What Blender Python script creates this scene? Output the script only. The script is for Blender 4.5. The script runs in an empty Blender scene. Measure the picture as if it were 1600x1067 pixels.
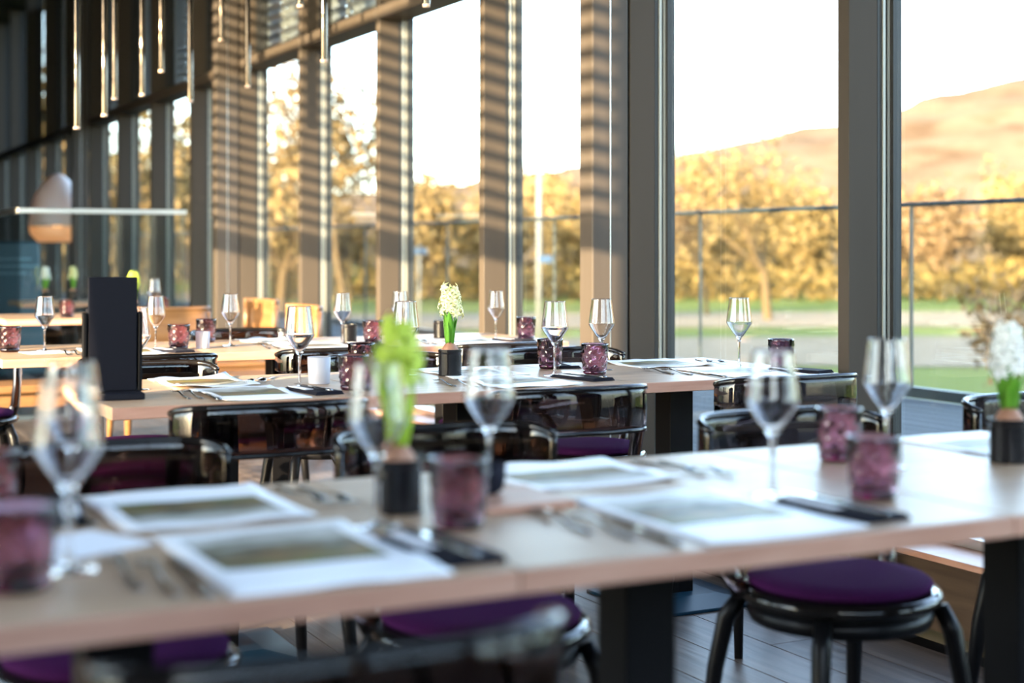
import bpy, bmesh, math, random
from mathutils import Vector, Matrix, Quaternion, noise

R = random.Random(7)
scene = bpy.context.scene
COL = scene.collection
PI = math.pi

# ------------------------------------------------------------------ camera
YAW = math.radians(26.94)
cam_data = bpy.data.cameras.new('camera')
cam = bpy.data.objects.new('camera', cam_data)
COL.objects.link(cam)
cam.location = (0, 0, 1.14)
cam.rotation_euler = (PI / 2, 0, -YAW)
cam_data.sensor_width = 36.0
cam_data.lens = 52.6
cam_data.shift_y = -0.0897
cam_data.clip_end = 2000
cam_data.clip_start = 0.05
cam_data.dof.use_dof = True
cam_data.dof.focus_distance = 4.75
cam_data.dof.aperture_fstop = 1.9
scene.camera = cam

# ------------------------------------------------------------------ sky, sun, exposure
SUN_DIR = Vector((1.0, 0.50, -0.222)).normalized()      # direction the light travels
sun_el = math.asin(-SUN_DIR.z)
world = bpy.data.worlds.new('world')
scene.world = world
world.use_nodes = True
wn = world.node_tree
wn.nodes.clear()
w_out = wn.nodes.new('ShaderNodeOutputWorld')
w_bg = wn.nodes.new('ShaderNodeBackground')
w_sky = wn.nodes.new('ShaderNodeTexSky')
w_sky.sky_type = 'NISHITA'
w_sky.sun_disc = False
w_sky.sun_elevation = math.radians(20)
w_sky.sun_rotation = math.atan2(-SUN_DIR.x, -SUN_DIR.y)
w_sky.altitude = 200
w_sky.air_density = 1.0
w_sky.dust_density = 2.5
w_sky.ozone_density = 2.0
w_bg.inputs['Strength'].default_value = 1.9
w_hs = wn.nodes.new('ShaderNodeHueSaturation')
w_hs.inputs['Saturation'].default_value = 0.80
wn.links.new(w_sky.outputs[0], w_hs.inputs['Color'])
wn.links.new(w_hs.outputs[0], w_bg.inputs['Color'])
wn.links.new(w_bg.outputs[0], w_out.inputs['Surface'])

sun_data = bpy.data.lights.new('sun', 'SUN')
sun = bpy.data.objects.new('sun', sun_data)
COL.objects.link(sun)
sun.rotation_euler = SUN_DIR.to_track_quat('-Z', 'Y').to_euler()
sun.location = (-30, -12, 8)
sun_data.energy = 37.0
sun_data.color = (1.0, 0.72, 0.44)
sun_data.angle = math.radians(0.36)

scene.view_settings.view_transform = 'Standard'
scene.view_settings.look = 'None'
scene.view_settings.exposure = 0.34
scene.view_settings.gamma = 1.0
scene.view_settings.use_curve_mapping = False
scene.cycles.max_bounces = 16
scene.cycles.transmission_bounces = 14
scene.cycles.transparent_max_bounces = 24
scene.cycles.glossy_bounces = 6
scene.cycles.diffuse_bounces = 4
scene.cycles.caustics_reflective = False
scene.cycles.sample_clamp_indirect = 6.0

# ------------------------------------------------------------------ materials
MATS = {}


def nt(name):
    m = bpy.data.materials.new(name)
    m.use_nodes = True
    t = m.node_tree
    return m, t, t.nodes['Principled BSDF']


def mat(name, col, rough=0.5, metal=0.0, spec=0.5, trans=0.0, ior=1.45, coat=0.0):
    m, t, b = nt(name)
    b.inputs['Base Color'].default_value = (*col, 1)
    b.inputs['Roughness'].default_value = rough
    b.inputs['Metallic'].default_value = metal
    b.inputs['Specular IOR Level'].default_value = spec
    b.inputs['Transmission Weight'].default_value = trans
    b.inputs['IOR'].default_value = ior
    b.inputs['Coat Weight'].default_value = coat
    MATS[name] = m
    return m


def mat_noise(name, cols, scale=(4, 4, 4), rough=0.5, spec=0.5, detail=5, bump=0.0, rot=(0, 0, 0), per_object=0.0, metal=0.0, coords='Object', dist=0.0):
    """colour ramp over stretched noise in object space; optional per-object value shift"""
    m, t, b = nt(name)
    L = t.links
    tc = t.nodes.new('ShaderNodeTexCoord')
    mp = t.nodes.new('ShaderNodeMapping')
    mp.inputs['Scale'].default_value = scale
    mp.inputs['Rotation'].default_value = rot
    nz = t.nodes.new('ShaderNodeTexNoise')
    nz.inputs['Scale'].default_value = 1.0
    nz.inputs['Detail'].default_value = detail
    nz.inputs['Distortion'].default_value = dist
    rp = t.nodes.new('ShaderNodeValToRGB')
    el = rp.color_ramp.elements
    n = len(cols)
    el[0].position = 0.28
    el[0].color = (*cols[0], 1)
    el[1].position = 0.72
    el[1].color = (*cols[-1], 1)
    for i in range(1, n - 1):
        e = el.new(0.28 + 0.44 * i / (n - 1))
        e.color = (*cols[i], 1)
    L.new(tc.outputs[coords], mp.inputs['Vector'])
    vec = mp.outputs[0]
    oi = t.nodes.new('ShaderNodeObjectInfo')
    if per_object:
        ad = t.nodes.new('ShaderNodeVectorMath')
        ad.operation = 'MULTIPLY_ADD'
        cx = t.nodes.new('ShaderNodeCombineXYZ')
        for i in range(3):
            L.new(oi.outputs['Random'], cx.inputs[i])
        L.new(cx.outputs[0], ad.inputs[0])
        ad.inputs[1].default_value = (37, 53, 71)
        L.new(mp.outputs[0], ad.inputs[2])
        vec = ad.outputs[0]
    L.new(vec, nz.inputs['Vector'])
    L.new(nz.outputs['Fac'], rp.inputs[0])
    colout = rp.outputs[0]
    if per_object:
        hs = t.nodes.new('ShaderNodeHueSaturation')
        mr = t.nodes.new('ShaderNodeMapRange')
        mr.inputs[3].default_value = 1 - per_object
        mr.inputs[4].default_value = 1 + per_object
        L.new(oi.outputs['Random'], mr.inputs[0])
        L.new(mr.outputs[0], hs.inputs['Value'])
        L.new(colout, hs.inputs['Color'])
        colout = hs.outputs[0]
    L.new(colout, b.inputs['Base Color'])
    b.inputs['Roughness'].default_value = rough
    b.inputs['Specular IOR Level'].default_value = spec
    b.inputs['Metallic'].default_value = metal
    if bump:
        bp = t.nodes.new('ShaderNodeBump')
        bp.inputs['Strength'].default_value = bump
        bp.inputs['Distance'].default_value = 0.01
        L.new(nz.outputs['Fac'], bp.inputs['Height'])
        L.new(bp.outputs[0], b.inputs['Normal'])
    MATS[name] = m
    return m


def mat_pane(name, tint=(0.93, 0.96, 0.94), refl_ior=1.6, strength=1.0, rough=0.0):
    """thin sheet glass: lets light straight through, mirrors by Fresnel"""
    m = bpy.data.materials.new(name)
    m.use_nodes = True
    t = m.node_tree
    t.nodes.clear()
    o = t.nodes.new('ShaderNodeOutputMaterial')
    mx = t.nodes.new('ShaderNodeMixShader')
    tr = t.nodes.new('ShaderNodeBsdfTransparent')
    gl = t.nodes.new('ShaderNodeBsdfGlossy')
    fr = t.nodes.new('ShaderNodeFresnel')
    geo = t.nodes.new('ShaderNodeNewGeometry')
    # a sheet built as a thin slab: same index on both faces
    ml = t.nodes.new('ShaderNodeMath')
    ml.operation = 'MULTIPLY'
    ml.inputs[1].default_value = strength
    ml.use_clamp = True
    tr.inputs[0].default_value = (*tint, 1)
    gl.inputs['Roughness'].default_value = rough
    ix = t.nodes.new('ShaderNodeMix')
    ix.inputs[2].default_value = refl_ior
    ix.inputs[3].default_value = refl_ior
    fr.inputs['IOR'].default_value = refl_ior
    # on the far face of a slab Fresnel inverts the index; undo that
    inv = t.nodes.new('ShaderNodeMapRange')
    inv.inputs[3].default_value = refl_ior
    inv.inputs[4].default_value = 1.0 / refl_ior
    t.links.new(geo.outputs['Backfacing'], inv.inputs[0])
    t.links.new(inv.outputs[0], fr.inputs['IOR'])
    t.nodes.remove(ix)
    t.links.new(fr.outputs[0], ml.inputs[0])
    t.links.new(ml.outputs[0], mx.inputs[0])
    t.links.new(tr.outputs[0], mx.inputs[1])
    t.links.new(gl.outputs[0], mx.inputs[2])
    t.links.new(mx.outputs[0], o.inputs['Surface'])
    MATS[name] = m
    return m


mat_noise('oak_table', [(0.33, 0.205, 0.125), (0.42, 0.28, 0.18), (0.49, 0.34, 0.23)], scale=(2.2, 34, 34), rough=0.38, spec=0.38, bump=0.04, per_object=0.06)
mat_noise('oak_edge', [(0.37, 0.180, 0.120), (0.44, 0.230, 0.160), (0.50, 0.285, 0.205)], scale=(5, 5, 50), rough=0.42, bump=0.03, per_object=0.06)
mat_noise('wood_chair', [(0.14, 0.062, 0.022), (0.18, 0.088, 0.033), (0.22, 0.112, 0.046)], scale=(6, 6, 40), rough=0.45, bump=0.03)
mat_noise('plank', [(0.045, 0.034, 0.030), (0.082, 0.064, 0.055), (0.125, 0.10, 0.085)], scale=(26, 2.0, 26), rough=0.42, spec=0.35, bump=0.25, per_object=0.22, dist=0.6)
mat_noise('plinth_wood', [(0.045, 0.026, 0.016), (0.065, 0.040, 0.025), (0.088, 0.056, 0.036)], scale=(30, 2, 30), rough=0.6, spec=0.2, bump=0.05)
mat_noise('deck', [(0.045, 0.050, 0.058), (0.065, 0.072, 0.083), (0.09, 0.098, 0.11)], scale=(30, 1.2, 30), rough=0.75, spec=0.15, bump=0.2, per_object=0.12)
mat_noise('bronze', [(0.050, 0.040, 0.031), (0.056, 0.045, 0.036), (0.062, 0.050, 0.041)], scale=(3, 3, 0.6), rough=0.5, spec=0.12)
mat_noise('column_paint', [(0.052, 0.043, 0.036), (0.058, 0.048, 0.041), (0.064, 0.053, 0.046)], scale=(14, 14, 1), rough=0.45, spec=0.2)
mat('alu', (0.75, 0.76, 0.76), 0.28, 1.0)
mat('bead_alu', (0.30, 0.31, 0.29), 0.35, 0.3)
mat('gasket', (0.012, 0.013, 0.014), 0.5)
mat('rail_dark', (0.05, 0.07, 0.09), 0.4, 0.3)
mat('steel', (0.26, 0.26, 0.27), 0.10, 1.0)
mat('black_metal', (0.004, 0.004, 0.005), 0.5, 0, 0.10)
mat('plate_metal', (0.006, 0.030, 0.055), 0.4, 0.0, 0.12)  # blue of the reflected sky is put into the base colour
mat('black_can', (0.006, 0.006, 0.008), 0.25, 0.0, 0.4)
mat('board_black', (0.006, 0.0065, 0.011), 0.5, 0, 0.12)
mat('leg_black', (0.004, 0.004, 0.005), 0.35, 0, 0.2)
mat('napkin', (0.010, 0.010, 0.018), 0.85, 0, 0.2)
mat('napkin_white', (0.80, 0.80, 0.84), 0.8, 0, 0.2)
mat_noise('cushion', [(0.034, 0.006, 0.038), (0.044, 0.008, 0.050), (0.052, 0.010, 0.060)], scale=(300, 300, 300), rough=0.9, spec=0.03, bump=0.2)
mat('smoke', (0.085, 0.060, 0.060), 0.02, 0, 0.5, 1.0, 1.50)
mat('smoke_rim', (0.008, 0.007, 0.007), 0.06, 0, 0.5)
mat('crystal', (0.985, 0.985, 1.0), 0.0, 0, 0.5, 1.0, 1.46)
mat('amethyst', (0.60, 0.37, 0.45), 0.02, 0, 0.5, 1.0, 1.48)
mat('amethyst_base', (0.05, 0.006, 0.018), 0.03, 0, 0.5, 1.0, 1.48)
mat('frosted', (0.70, 0.69, 0.76), 0.45, 0, 0.5, 0.45)
mat('candle_wax', (0.88, 0.85, 0.84), 0.5)
mat('leaf_green', (0.13, 0.36, 0.025), 0.45)
mat('leaf_lime', (0.38, 0.55, 0.03), 0.5)
mat('petal_white', (0.86, 0.80, 0.42), 0.6)
mat('petal_pale', (0.88, 0.87, 0.80), 0.6)
mat('petal_lime', (0.50, 0.62, 0.06), 0.6)
mat('bulb', (0.36, 0.17, 0.10), 0.55)
mat('dark_wall', (0.010, 0.010, 0.011), 0.8, 0, 0.1)
mat('ceiling_black', (0.008, 0.008, 0.009), 0.9, 0, 0.1)
mat('wall_plaster', (0.16, 0.12, 0.09), 0.8)
mat('tube_chrome', (0.075, 0.058, 0.042), 0.10, 1.0)
mat('tube_tip', (0.75, 0.55, 0.45), 0.4)
mat('cable', (0.01, 0.01, 0.01), 0.6)
lw = mat('lamp_white', (0.82, 0.80, 0.82), 0.45)
_t = lw.node_tree
_tl = _t.nodes.new('ShaderNodeBsdfTranslucent')
_tl.inputs[0].default_value = (0.85, 0.80, 0.78, 1)
_mx = _t.nodes.new('ShaderNodeMixShader')
_mx.inputs[0].default_value = 0.18
_t.links.new(_t.nodes['Principled BSDF'].outputs[0], _mx.inputs[1])
_t.links.new(_tl.outputs[0], _mx.inputs[2])
_t.links.new(_mx.outputs[0], _t.nodes['Material Output'].inputs['Surface'])
mat('teal_board', (0.012, 0.055, 0.080), 0.35)
mat('teal_text', (0.10, 0.20, 0.25), 0.5)
mat('slat', (0.42, 0.43, 0.44), 0.4, 0.4)
mat('bark', (0.07, 0.05, 0.03), 0.9)
mat('bark_gold', (0.0935, 0.0584, 0.0234), 0.9)
mat('foliage_gold', (0.1480, 0.0974, 0.0312), 0.8)
mat('foliage_ochre', (0.1324, 0.0779, 0.0327), 0.8)
mat('foliage_olive', (0.0857, 0.0662, 0.0202), 0.8)
mat_noise('scrub', [(0.0701, 0.0506, 0.0171), (0.1324, 0.0896, 0.0312), (0.1792, 0.1207, 0.0428)], scale=(0.12, 0.12, 0.12), rough=0.9, spec=0.05)
mat('foliage_green', (0.10, 0.17, 0.03), 0.8)
mat('foliage_dark', (0.012, 0.02, 0.012), 0.5)
mat('pot_dark', (0.03, 0.03, 0.032), 0.6)
mat('pole_grey', (0.16, 0.165, 0.16), 0.6)
mat('sign_blue', (0.02, 0.06, 0.13), 0.5)
mat_noise('lawn', [(0.0779, 0.0974, 0.0171), (0.1091, 0.1285, 0.0265), (0.1558, 0.1480, 0.0467)], scale=(0.15, 0.15, 0.15), rough=0.9, spec=0.1, coords='Generated')
mat_noise('gravel', [(0.1480, 0.1130, 0.0740), (0.1870, 0.1480, 0.1013), (0.2181, 0.1792, 0.1324)], scale=(1.5, 1.5, 1.5), rough=0.9, spec=0.1)
mat_noise('hill_wood', [(0.0545, 0.0312, 0.0156), (0.0896, 0.0608, 0.0351), (0.1168, 0.0818, 0.0499), (0.0740, 0.0530, 0.0265)], scale=(0.12, 0.12, 0.12), rough=0.95, spec=0.05, detail=8)
mat_pane('pane_glass', (0.93, 0.96, 0.95), 1.55, 1.0)
mat_pane('rail_glass', (0.93, 0.95, 0.94), 1.5, 0.9)
mat_pane('screen_glass', (0.90, 0.94, 0.93), 1.5, 1.0)


def mat_print(name, seed, dim=1.0):
    """white paper carrying a printed landscape photograph"""
    m, t, b = nt(name)
    L = t.links
    tc = t.nodes.new('ShaderNodeTexCoord')
    sp = t.nodes.new('ShaderNodeSeparateXYZ')
    L.new(tc.outputs['Object'], sp.inputs[0])

    def band(sock, lo, hi):
        a = t.nodes.new('ShaderNodeMath'); a.operation = 'GREATER_THAN'; a.inputs[1].default_value = lo
        c = t.nodes.new('ShaderNodeMath'); c.operation = 'LESS_THAN'; c.inputs[1].default_value = hi
        d = t.nodes.new('ShaderNodeMath'); d.operation = 'MULTIPLY'
        L.new(sock, a.inputs[0]); L.new(sock, c.inputs[0])
        L.new(a.outputs[0], d.inputs[0]); L.new(c.outputs[0], d.inputs[1])
        return d.outputs[0]
    mk = t.nodes.new('ShaderNodeMath'); mk.operation = 'MULTIPLY'
    L.new(band(sp.outputs['X'], -0.108, 0.108), mk.inputs[0])
    L.new(band(sp.outputs['Y'], -0.062, 0.150), mk.inputs[1])
    nz = t.nodes.new('ShaderNodeTexNoise')
    nz.inputs['Scale'].default_value = 14
    nz.inputs['Detail'].default_value = 4
    mp = t.nodes.new('ShaderNodeMapping')
    mp.inputs['Location'].default_value = (seed * 3.1, seed * 1.7, 0)
    mp.inputs['Scale'].default_value = (1, 2.2, 1)
    L.new(tc.outputs['Object'], mp.inputs[0]); L.new(mp.outputs[0], nz.inputs['Vector'])
    # y plus noise drives the picture: pale water, dark bank, green field, hazy sky
    ma = t.nodes.new('ShaderNodeMath'); ma.operation = 'MULTIPLY_ADD'
    ma.inputs[1].default_value = 0.22
    L.new(nz.outputs['Fac'], ma.inputs[0]); L.new(sp.outputs['Y'], ma.inputs[2])
    mr = t.nodes.new('ShaderNodeMapRange')
    mr.inputs[1].default_value = 0.0
    mr.inputs[2].default_value = 0.28
    L.new(ma.outputs[0], mr.inputs[0])
    rp = t.nodes.new('ShaderNodeValToRGB')
    e = rp.color_ramp.elements
    e[0].position = 0.0; e[0].color = (0.05, 0.055, 0.06, 1)
    e[1].position = 1.0; e[1].color = (0.62, 0.62, 0.60, 1)
    for p, c in ((0.16, (0.07, 0.06, 0.04, 1)), (0.27, (0.11, 0.14, 0.03, 1)), (0.38, (0.22, 0.13, 0.05, 1)), (0.50, (0.05, 0.045, 0.03, 1)), (0.60, (0.16, 0.15, 0.10, 1)), (0.74, (0.42, 0.41, 0.38, 1))):
        x = e.new(p); x.color = c
    L.new(mr.outputs[0], rp.inputs[0])
    mx = t.nodes.new('ShaderNodeMix'); mx.data_type = 'RGBA'
    L.new(mk.outputs[0], mx.inputs[0])
    mx.inputs[6].default_value = (0.90, 0.90, 0.93, 1)
    L.new(rp.outputs[0], mx.inputs[7])
    L.new(mx.outputs[2], b.inputs['Base Color'])
    b.inputs['Roughness'].default_value = 0.45
    b.inputs['Specular IOR Level'].default_value = 0.25
    MATS[name] = m
    return m


mat_print('print_a', 1)
mat_print('print_b', 2)
mat_print('print_c', 3)

# ------------------------------------------------------------------ mesh helpers


def mesh_from(name, verts, faces, smooth=False):
    me = bpy.data.meshes.new(name)
    me.from_pydata([tuple(v) for v in verts], [], faces)
    me.update()
    bm = bmesh.new()
    bm.from_mesh(me)
    bmesh.ops.recalc_face_normals(bm, faces=bm.faces[:])
    bm.to_mesh(me)
    bm.free()
    if smooth:
        me.polygons.foreach_set('use_smooth', [True] * len(me.polygons))
    return me


class MB:
    def __init__(self):
        self.v = []
        self.f = []

    def add(self, vs, fs):
        o = len(self.v)
        self.v += [tuple(p) for p in vs]
        self.f += [tuple(i + o for i in f) for f in fs]
        return self

    def box(self, x0, x1, y0, y1, z0, z1):
        vs = [(x, y, z) for z in (z0, z1) for y in (y0, y1) for x in (x0, x1)]
        return self.add(vs, [(0, 2, 3, 1), (4, 5, 7, 6), (0, 1, 5, 4), (2, 6, 7, 3), (0, 4, 6, 2), (1, 3, 7, 5)])

    def lathe(self, prof, seg=24, cx=0, cy=0, mod=None, close=False):
        vs, fs = [], []
        n = len(prof)
        for j in range(seg):
            a = 2 * PI * j / seg
            for i, (r, z) in enumerate(prof):
                rr = r if mod is None else mod(r, z, a, i)
                vs.append((cx + rr * math.cos(a), cy + rr * math.sin(a), z))
        for j in range(seg):
            k = (j + 1) % seg
            for i in range(n - 1 if not close else n):
                i2 = (i + 1) % n
                fs.append((j * n + i, k * n + i, k * n + i2, j * n + i2))
        return self.add(vs, fs)

    def tube(self, pts, rad, seg=8, cap=True, flat=1.0):
        pts = [Vector(p) for p in pts]
        if not isinstance(rad, (list, tuple)):
            rad = [rad] * len(pts)
        vs, fs = [], []
        run = (pts[-1] - pts[0]).normalized()
        up = Vector((0, 0, 1)) if abs(run.z) < 0.75 else Vector((0.2, 1, 0)).normalized()
        for i, p in enumerate(pts):
            d = (pts[min(i + 1, len(pts) - 1)] - pts[max(i - 1, 0)])
            d.normalize()
            a = d.cross(up).normalized()
            b = d.cross(a).normalized()
            for j in range(seg):
                t = 2 * PI * j / seg
                vs.append(p + a * math.cos(t) * rad[i] + b * math.sin(t) * rad[i] * flat)
        for i in range(len(pts) - 1):
            for j in range(seg):
                k = (j + 1) % seg
                fs.append((i * seg + j, i * seg + k, (i + 1) * seg + k, (i + 1) * seg + j))
        if cap:
            fs.append(tuple(range(seg)))
            fs.append(tuple((len(pts) - 1) * seg + j for j in range(seg)))
        return self.add(vs, fs)

    def ribbon(self, path, prof):
        """sweep closed profile [(n,z)] along plan path [(x,y,zoff,hscale)] (n = offset along the plan normal)"""
        vs, fs = [], []
        m = len(prof)
        for i, (x, y, zo, hs) in enumerate(path):
            a = path[max(i - 1, 0)]
            b = path[min(i + 1, len(path) - 1)]
            d = Vector((b[0] - a[0], b[1] - a[1]))
            d.normalize()
            n = Vector((-d.y, d.x))
            for (o, z) in prof:
                vs.append((x + n.x * o, y + n.y * o, zo + z * hs))
        for i in range(len(path) - 1):
            for j in range(m):
                k = (j + 1) % m
                fs.append((i * m + j, i * m + k, (i + 1) * m + k, (i + 1) * m + j))
        fs.append(tuple(range(m)))
        fs.append(tuple((len(path) - 1) * m + j for j in range(m)))
        return self.add(vs, fs)

    def mesh(self, name, smooth=False):
        return mesh_from(name, self.v, self.f, smooth)


def bevel(me, w=0.003, seg=2):
    bm = bmesh.new()
    bm.from_mesh(me)
    bmesh.ops.bevel(bm, geom=bm.edges[:], offset=w, segments=seg, affect='EDGES', profile=0.5)
    bm.to_mesh(me)
    bm.free()
    return me


def obj(name, me, m, parent=None, loc=(0, 0, 0), rot=(0, 0, 0), label=None):
    if not me.materials:
        me.materials.append(MATS[m])
    o = bpy.data.objects.new(name, me)
    COL.objects.link(o)
    o.location = loc
    o.rotation_euler = rot
    if parent:
        o.parent = parent
    if label:
        o['label'] = label
    return o


def tag(o, label=None, cat=None, group=None, kind=None):
    if label:
        o['label'] = label
    if cat:
        o['category'] = cat
    if group:
        o['group'] = group
    if kind:
        o['kind'] = kind
    return o


def thing(name, label, cat, loc=(0, 0, 0), rz=0, group=None):
    o = bpy.data.objects.new(name, None)
    o.empty_display_size = 0.05
    COL.objects.link(o)
    o.location = loc
    o.rotation_euler = (0, 0, rz)
    return tag(o, label, cat, group)


def dup(root, loc, rz, label, group=None, scale=1.0):
    def cp(o, parent):
        c = o.copy()
        COL.objects.link(c)
        c.parent = parent
        for ch in KIDS.get(o.name, []):
            cp(ch, c)
        return c
    c = cp(root, None)
    c.location = loc
    c.rotation_euler = (0, 0, rz)
    c.scale = (scale,) * 3
    c['label'] = label
    if group:
        c['group'] = group
    return c


KIDS = {}


def remember(root):
    """children table of a prototype, two levels deep"""
    def walk(o):
        ch = [x for x in COL.objects if x.parent == o]
        KIDS[o.name] = ch
        for c in ch:
            walk(c)
    walk(root)
    return root


class Series:
    """first call moves the prototype itself, later calls copy it"""
    def __init__(self, root, group):
        self.root = remember(root)
        self.group = group
        self.used = False

    def put(self, loc, rz, label, scale=1.0):
        if not self.used:
            self.used = True
            self.root.location = loc
            self.root.rotation_euler = (0, 0, rz)
            self.root.scale = (scale,) * 3
            tag(self.root, label, group=self.group)
            return self.root
        return dup(self.root, loc, rz, label, self.group, scale)


def structure(name, me, m, parent=None):
    o = obj(name, me, m, parent)
    if parent is None:
        o['kind'] = 'structure'
    return o

# ------------------------------------------------------------------ the room shell
XG = 3.30            # right facade glass plane
XI = 3.13            # inner edge of its fins
XL = -2.70           # left facade plane
POST = 1.338
POST0 = 3.78
ZC = 4.40
YB, YF = -3.0, 26.0

floor = structure('floor', MB().box(XL - 0.2, 3.10, YB, YF, -0.10, -0.012).mesh('floor'), 'dark_wall')
# floor planks in courses along Y; each is a part of the floor
PW, PL = 0.19, 1.50
pm = bevel(MB().box(0.0015, PW - 0.0015, 0.0015, PL - 0.0015, -0.012, 0.0).mesh('plank'), 0.001, 1)
x0 = -2.51
np_ = 0
for i in range(31):
    xa = x0 + i * PW
    if xa + PW > 3.11:
        break
    off = (i * 0.57) % PL
    y = 0.9 - off
    while y < 13.2 and np_ < 300:
        # plank rows the camera cannot reach on the far left are left to the floor slab
        cx, cy = xa + PW / 2, y + PL / 2
        dd = 0.453 * cx + 0.8915 * cy
        ll = 0.8915 * cx - 0.453 * cy
        if dd > 0.6 and -0.80 < ll / dd < 0.60:
            obj('plank', pm, 'plank', floor, (xa, y, 0))
            np_ += 1
        y += PL

structure('ceiling', MB().box(XL - 0.2, XG + 0.1, YB, YF, ZC, ZC + 0.2).mesh('ceiling'), 'ceiling_black')
structure('wall_back', MB().box(XL - 0.2, XG + 0.1, YF, YF + 0.2, 0, ZC).mesh('wall_back'), 'dark_wall')
structure('wall_front', MB().box(XL - 0.2, XG + 0.1, YB - 0.2, YB, -0.1, 1.80).box(XL - 0.2, XG + 0.1, YB - 0.2, YB, 4.15, ZC).mesh('wall_front'), 'wall_plaster')
for i in range(5):  # rear glazing added out of view, lets sky light onto the near tables
    w = bpy.data.objects.new('window_%d' % (101 + i), None)
    COL.objects.link(w)
    w.location = (XL + i * 1.2, YB, 0)
    w['kind'] = 'structure'
    obj('pane', MB().box(0.05, 1.2, -0.10, -0.088, 1.80, 4.15).mesh('added_rear_pane'), 'pane_glass', w)
    obj('fin', MB().box(0.0, 0.05, -0.16, 0.0, 1.80, 4.15).mesh('added_rear_fin'), 'bronze', w)
structure('wall_left', MB().box(XL - 0.2, XL, YB, 2.13, -0.1, ZC).mesh('wall_left'), 'wall_plaster')  # unseen solid stretch, its end placed to shade the nearer table rows
structure('roof', MB().box(XL - 0.3, XG + 0.5, YB - 0.3, YF + 0.3, ZC + 0.2, ZC + 0.45).mesh('roof'), 'rail_dark')
# window plinth
structure('trim_1', MB().box(3.10, XG + 0.02, YB, YF, 0.02, 0.225).mesh('plinth'), 'plinth_wood')
structure('trim_2', bevel(MB().box(3.085, XG + 0.02, YB, YF, 0.2255, 0.245).mesh('plinth_top'), 0.002, 1), 'oak_edge')

# ------------------------------------------------------------------ right facade: one window per bay
fin_me = bevel(MB().box(XI, XG - 0.052, 0, 0.055, 0.245, ZC).mesh('fin'), 0.002, 1)
bead_me = MB().box(XG - 0.034, XG - 0.024, -0.006, 0.05, 0.245, 2.43).mesh('bead')
bead2_me = MB().box(XG - 0.0145, XG - 0.0045, -0.006, 0.05, 0.245, 2.43).mesh('bead_outer')
gask_me = MB().box(XG - 0.052, XG - 0.004, 0.0005, 0.049, 0.245, ZC).mesh('gasket')
gask2_me = MB().box(XG - 0.004, XG + 0.03, -0.02, 0.075, 0.245, ZC).mesh('cover')
trans_me = bevel(MB().box(XI - 0.004, XG - 0.002, 0.0555, POST - 0.0005, 2.43, 2.505).mesh('transom'), 0.002, 1)
lo_me = MB().box(XG + 0.0, XG + 0.012, 0.04, POST, 0.25, 2.45).mesh('pane_lower')
up_me = MB().box(XG + 0.0, XG + 0.012, 0.04, POST, 2.48, ZC).mesh('pane_upper')
sill_me = MB().box(XG - 0.05, XG + 0.05, 0.055, POST, 0.2455, 0.275).mesh('sill')
slat_me = None
n_win = 0
for k in range(-5, 16):
    y = POST0 + k * POST
    n_win += 1
    w = bpy.data.objects.new('window_%d' % n_win, None)
    COL.objects.link(w)
    w.location = (0, y, 0)
    w['kind'] = 'structure'
    obj('fin', fin_me, 'bronze', w)
    obj('glazing_bead', bead_me, 'bead_alu', w)
    obj('glazing_bead', bead2_me, 'bead_alu', w)
    obj('gasket', gask_me, 'gasket', w)
    obj('cover_cap', gask2_me, 'gasket', w)
    obj('transom', trans_me, 'bronze', w)
    obj('pane', lo_me, 'pane_glass', w)
    obj('pane', up_me, 'pane_glass', w)
    obj('sill_profile', sill_me, 'alu', w)

# steel columns in front of every fourth fin
col_me = MB().box(2.955, 3.118, 0.0, 0.105, 0.0, ZC)
colm = bevel(col_me.mesh('column_shaft'), 0.006, 2)
seam_me = MB().box(3.034, 3.037, -0.0025, 0.0005, 0.0, ZC).mesh('column_seam')
base_me = bevel(MB().box(2.93, 3.10, -0.03, 0.135, 0.0, 0.012).mesh('column_foot'), 0.002, 1)
for k, lab in ((-3, 'slim bronze steel column behind the camera side of the window wall'), (1, 'slim steel column in front of the window fin, behind the middle table row'), (5, 'sunlit bronze steel column striped with louvre shade, behind the third table row'), (9, 'dark steel column at the far end of the window wall beside the pendant lamp')):
    t = thing('steel_column', lab, 'column', (0, POST0 + k * POST - 0.0005 - 0.004, 0), 0, 'steel columns along the window wall')
    obj('shaft', colm, 'column_paint', t)
    obj('seam', seam_me, 'alu', t)
    obj('foot_plate', base_me, 'column_paint', t)

# outside louvre blinds over the upper panes
LP = 0.072
ang = math.radians(38)
sw = 0.056
sl = MB()
dx, dz = sw / 2 * math.cos(ang), sw / 2 * math.sin(ang)
th = 0.0012
sl.add([(-dx, 0.03, -dz - th), (dx, 0.03, dz - th), (dx, 0.03, dz + th), (-dx, 0.03, -dz + th),
        (-dx, POST - 0.0, -dz - th), (dx, POST - 0.0, dz - th), (dx, POST - 0.0, dz + th), (-dx, POST - 0.0, -dz + th)],
       [(0, 1, 2, 3), (4, 5, 6, 7), (0, 1, 5, 4), (1, 2, 6, 5), (2, 3, 7, 6), (3, 0, 4, 7)])
slat_me = sl.mesh('slat')
ang = math.radians(-50)
sw = 0.078
sl = MB()
dx, dz = sw / 2 * math.cos(ang), sw / 2 * math.sin(ang)
sl.add([(-dx, 0.03, -dz - th), (dx, 0.03, dz - th), (dx, 0.03, dz + th), (-dx, 0.03, -dz + th),
        (-dx, POST - 0.0, -dz - th), (dx, POST - 0.0, dz - th), (dx, POST - 0.0, dz + th), (-dx, POST - 0.0, -dz + th)],
       [(0, 1, 2, 3), (4, 5, 6, 7), (0, 1, 5, 4), (1, 2, 6, 5), (2, 3, 7, 6), (3, 0, 4, 7)])
rslat_me = sl.mesh('slat_right')
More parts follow.
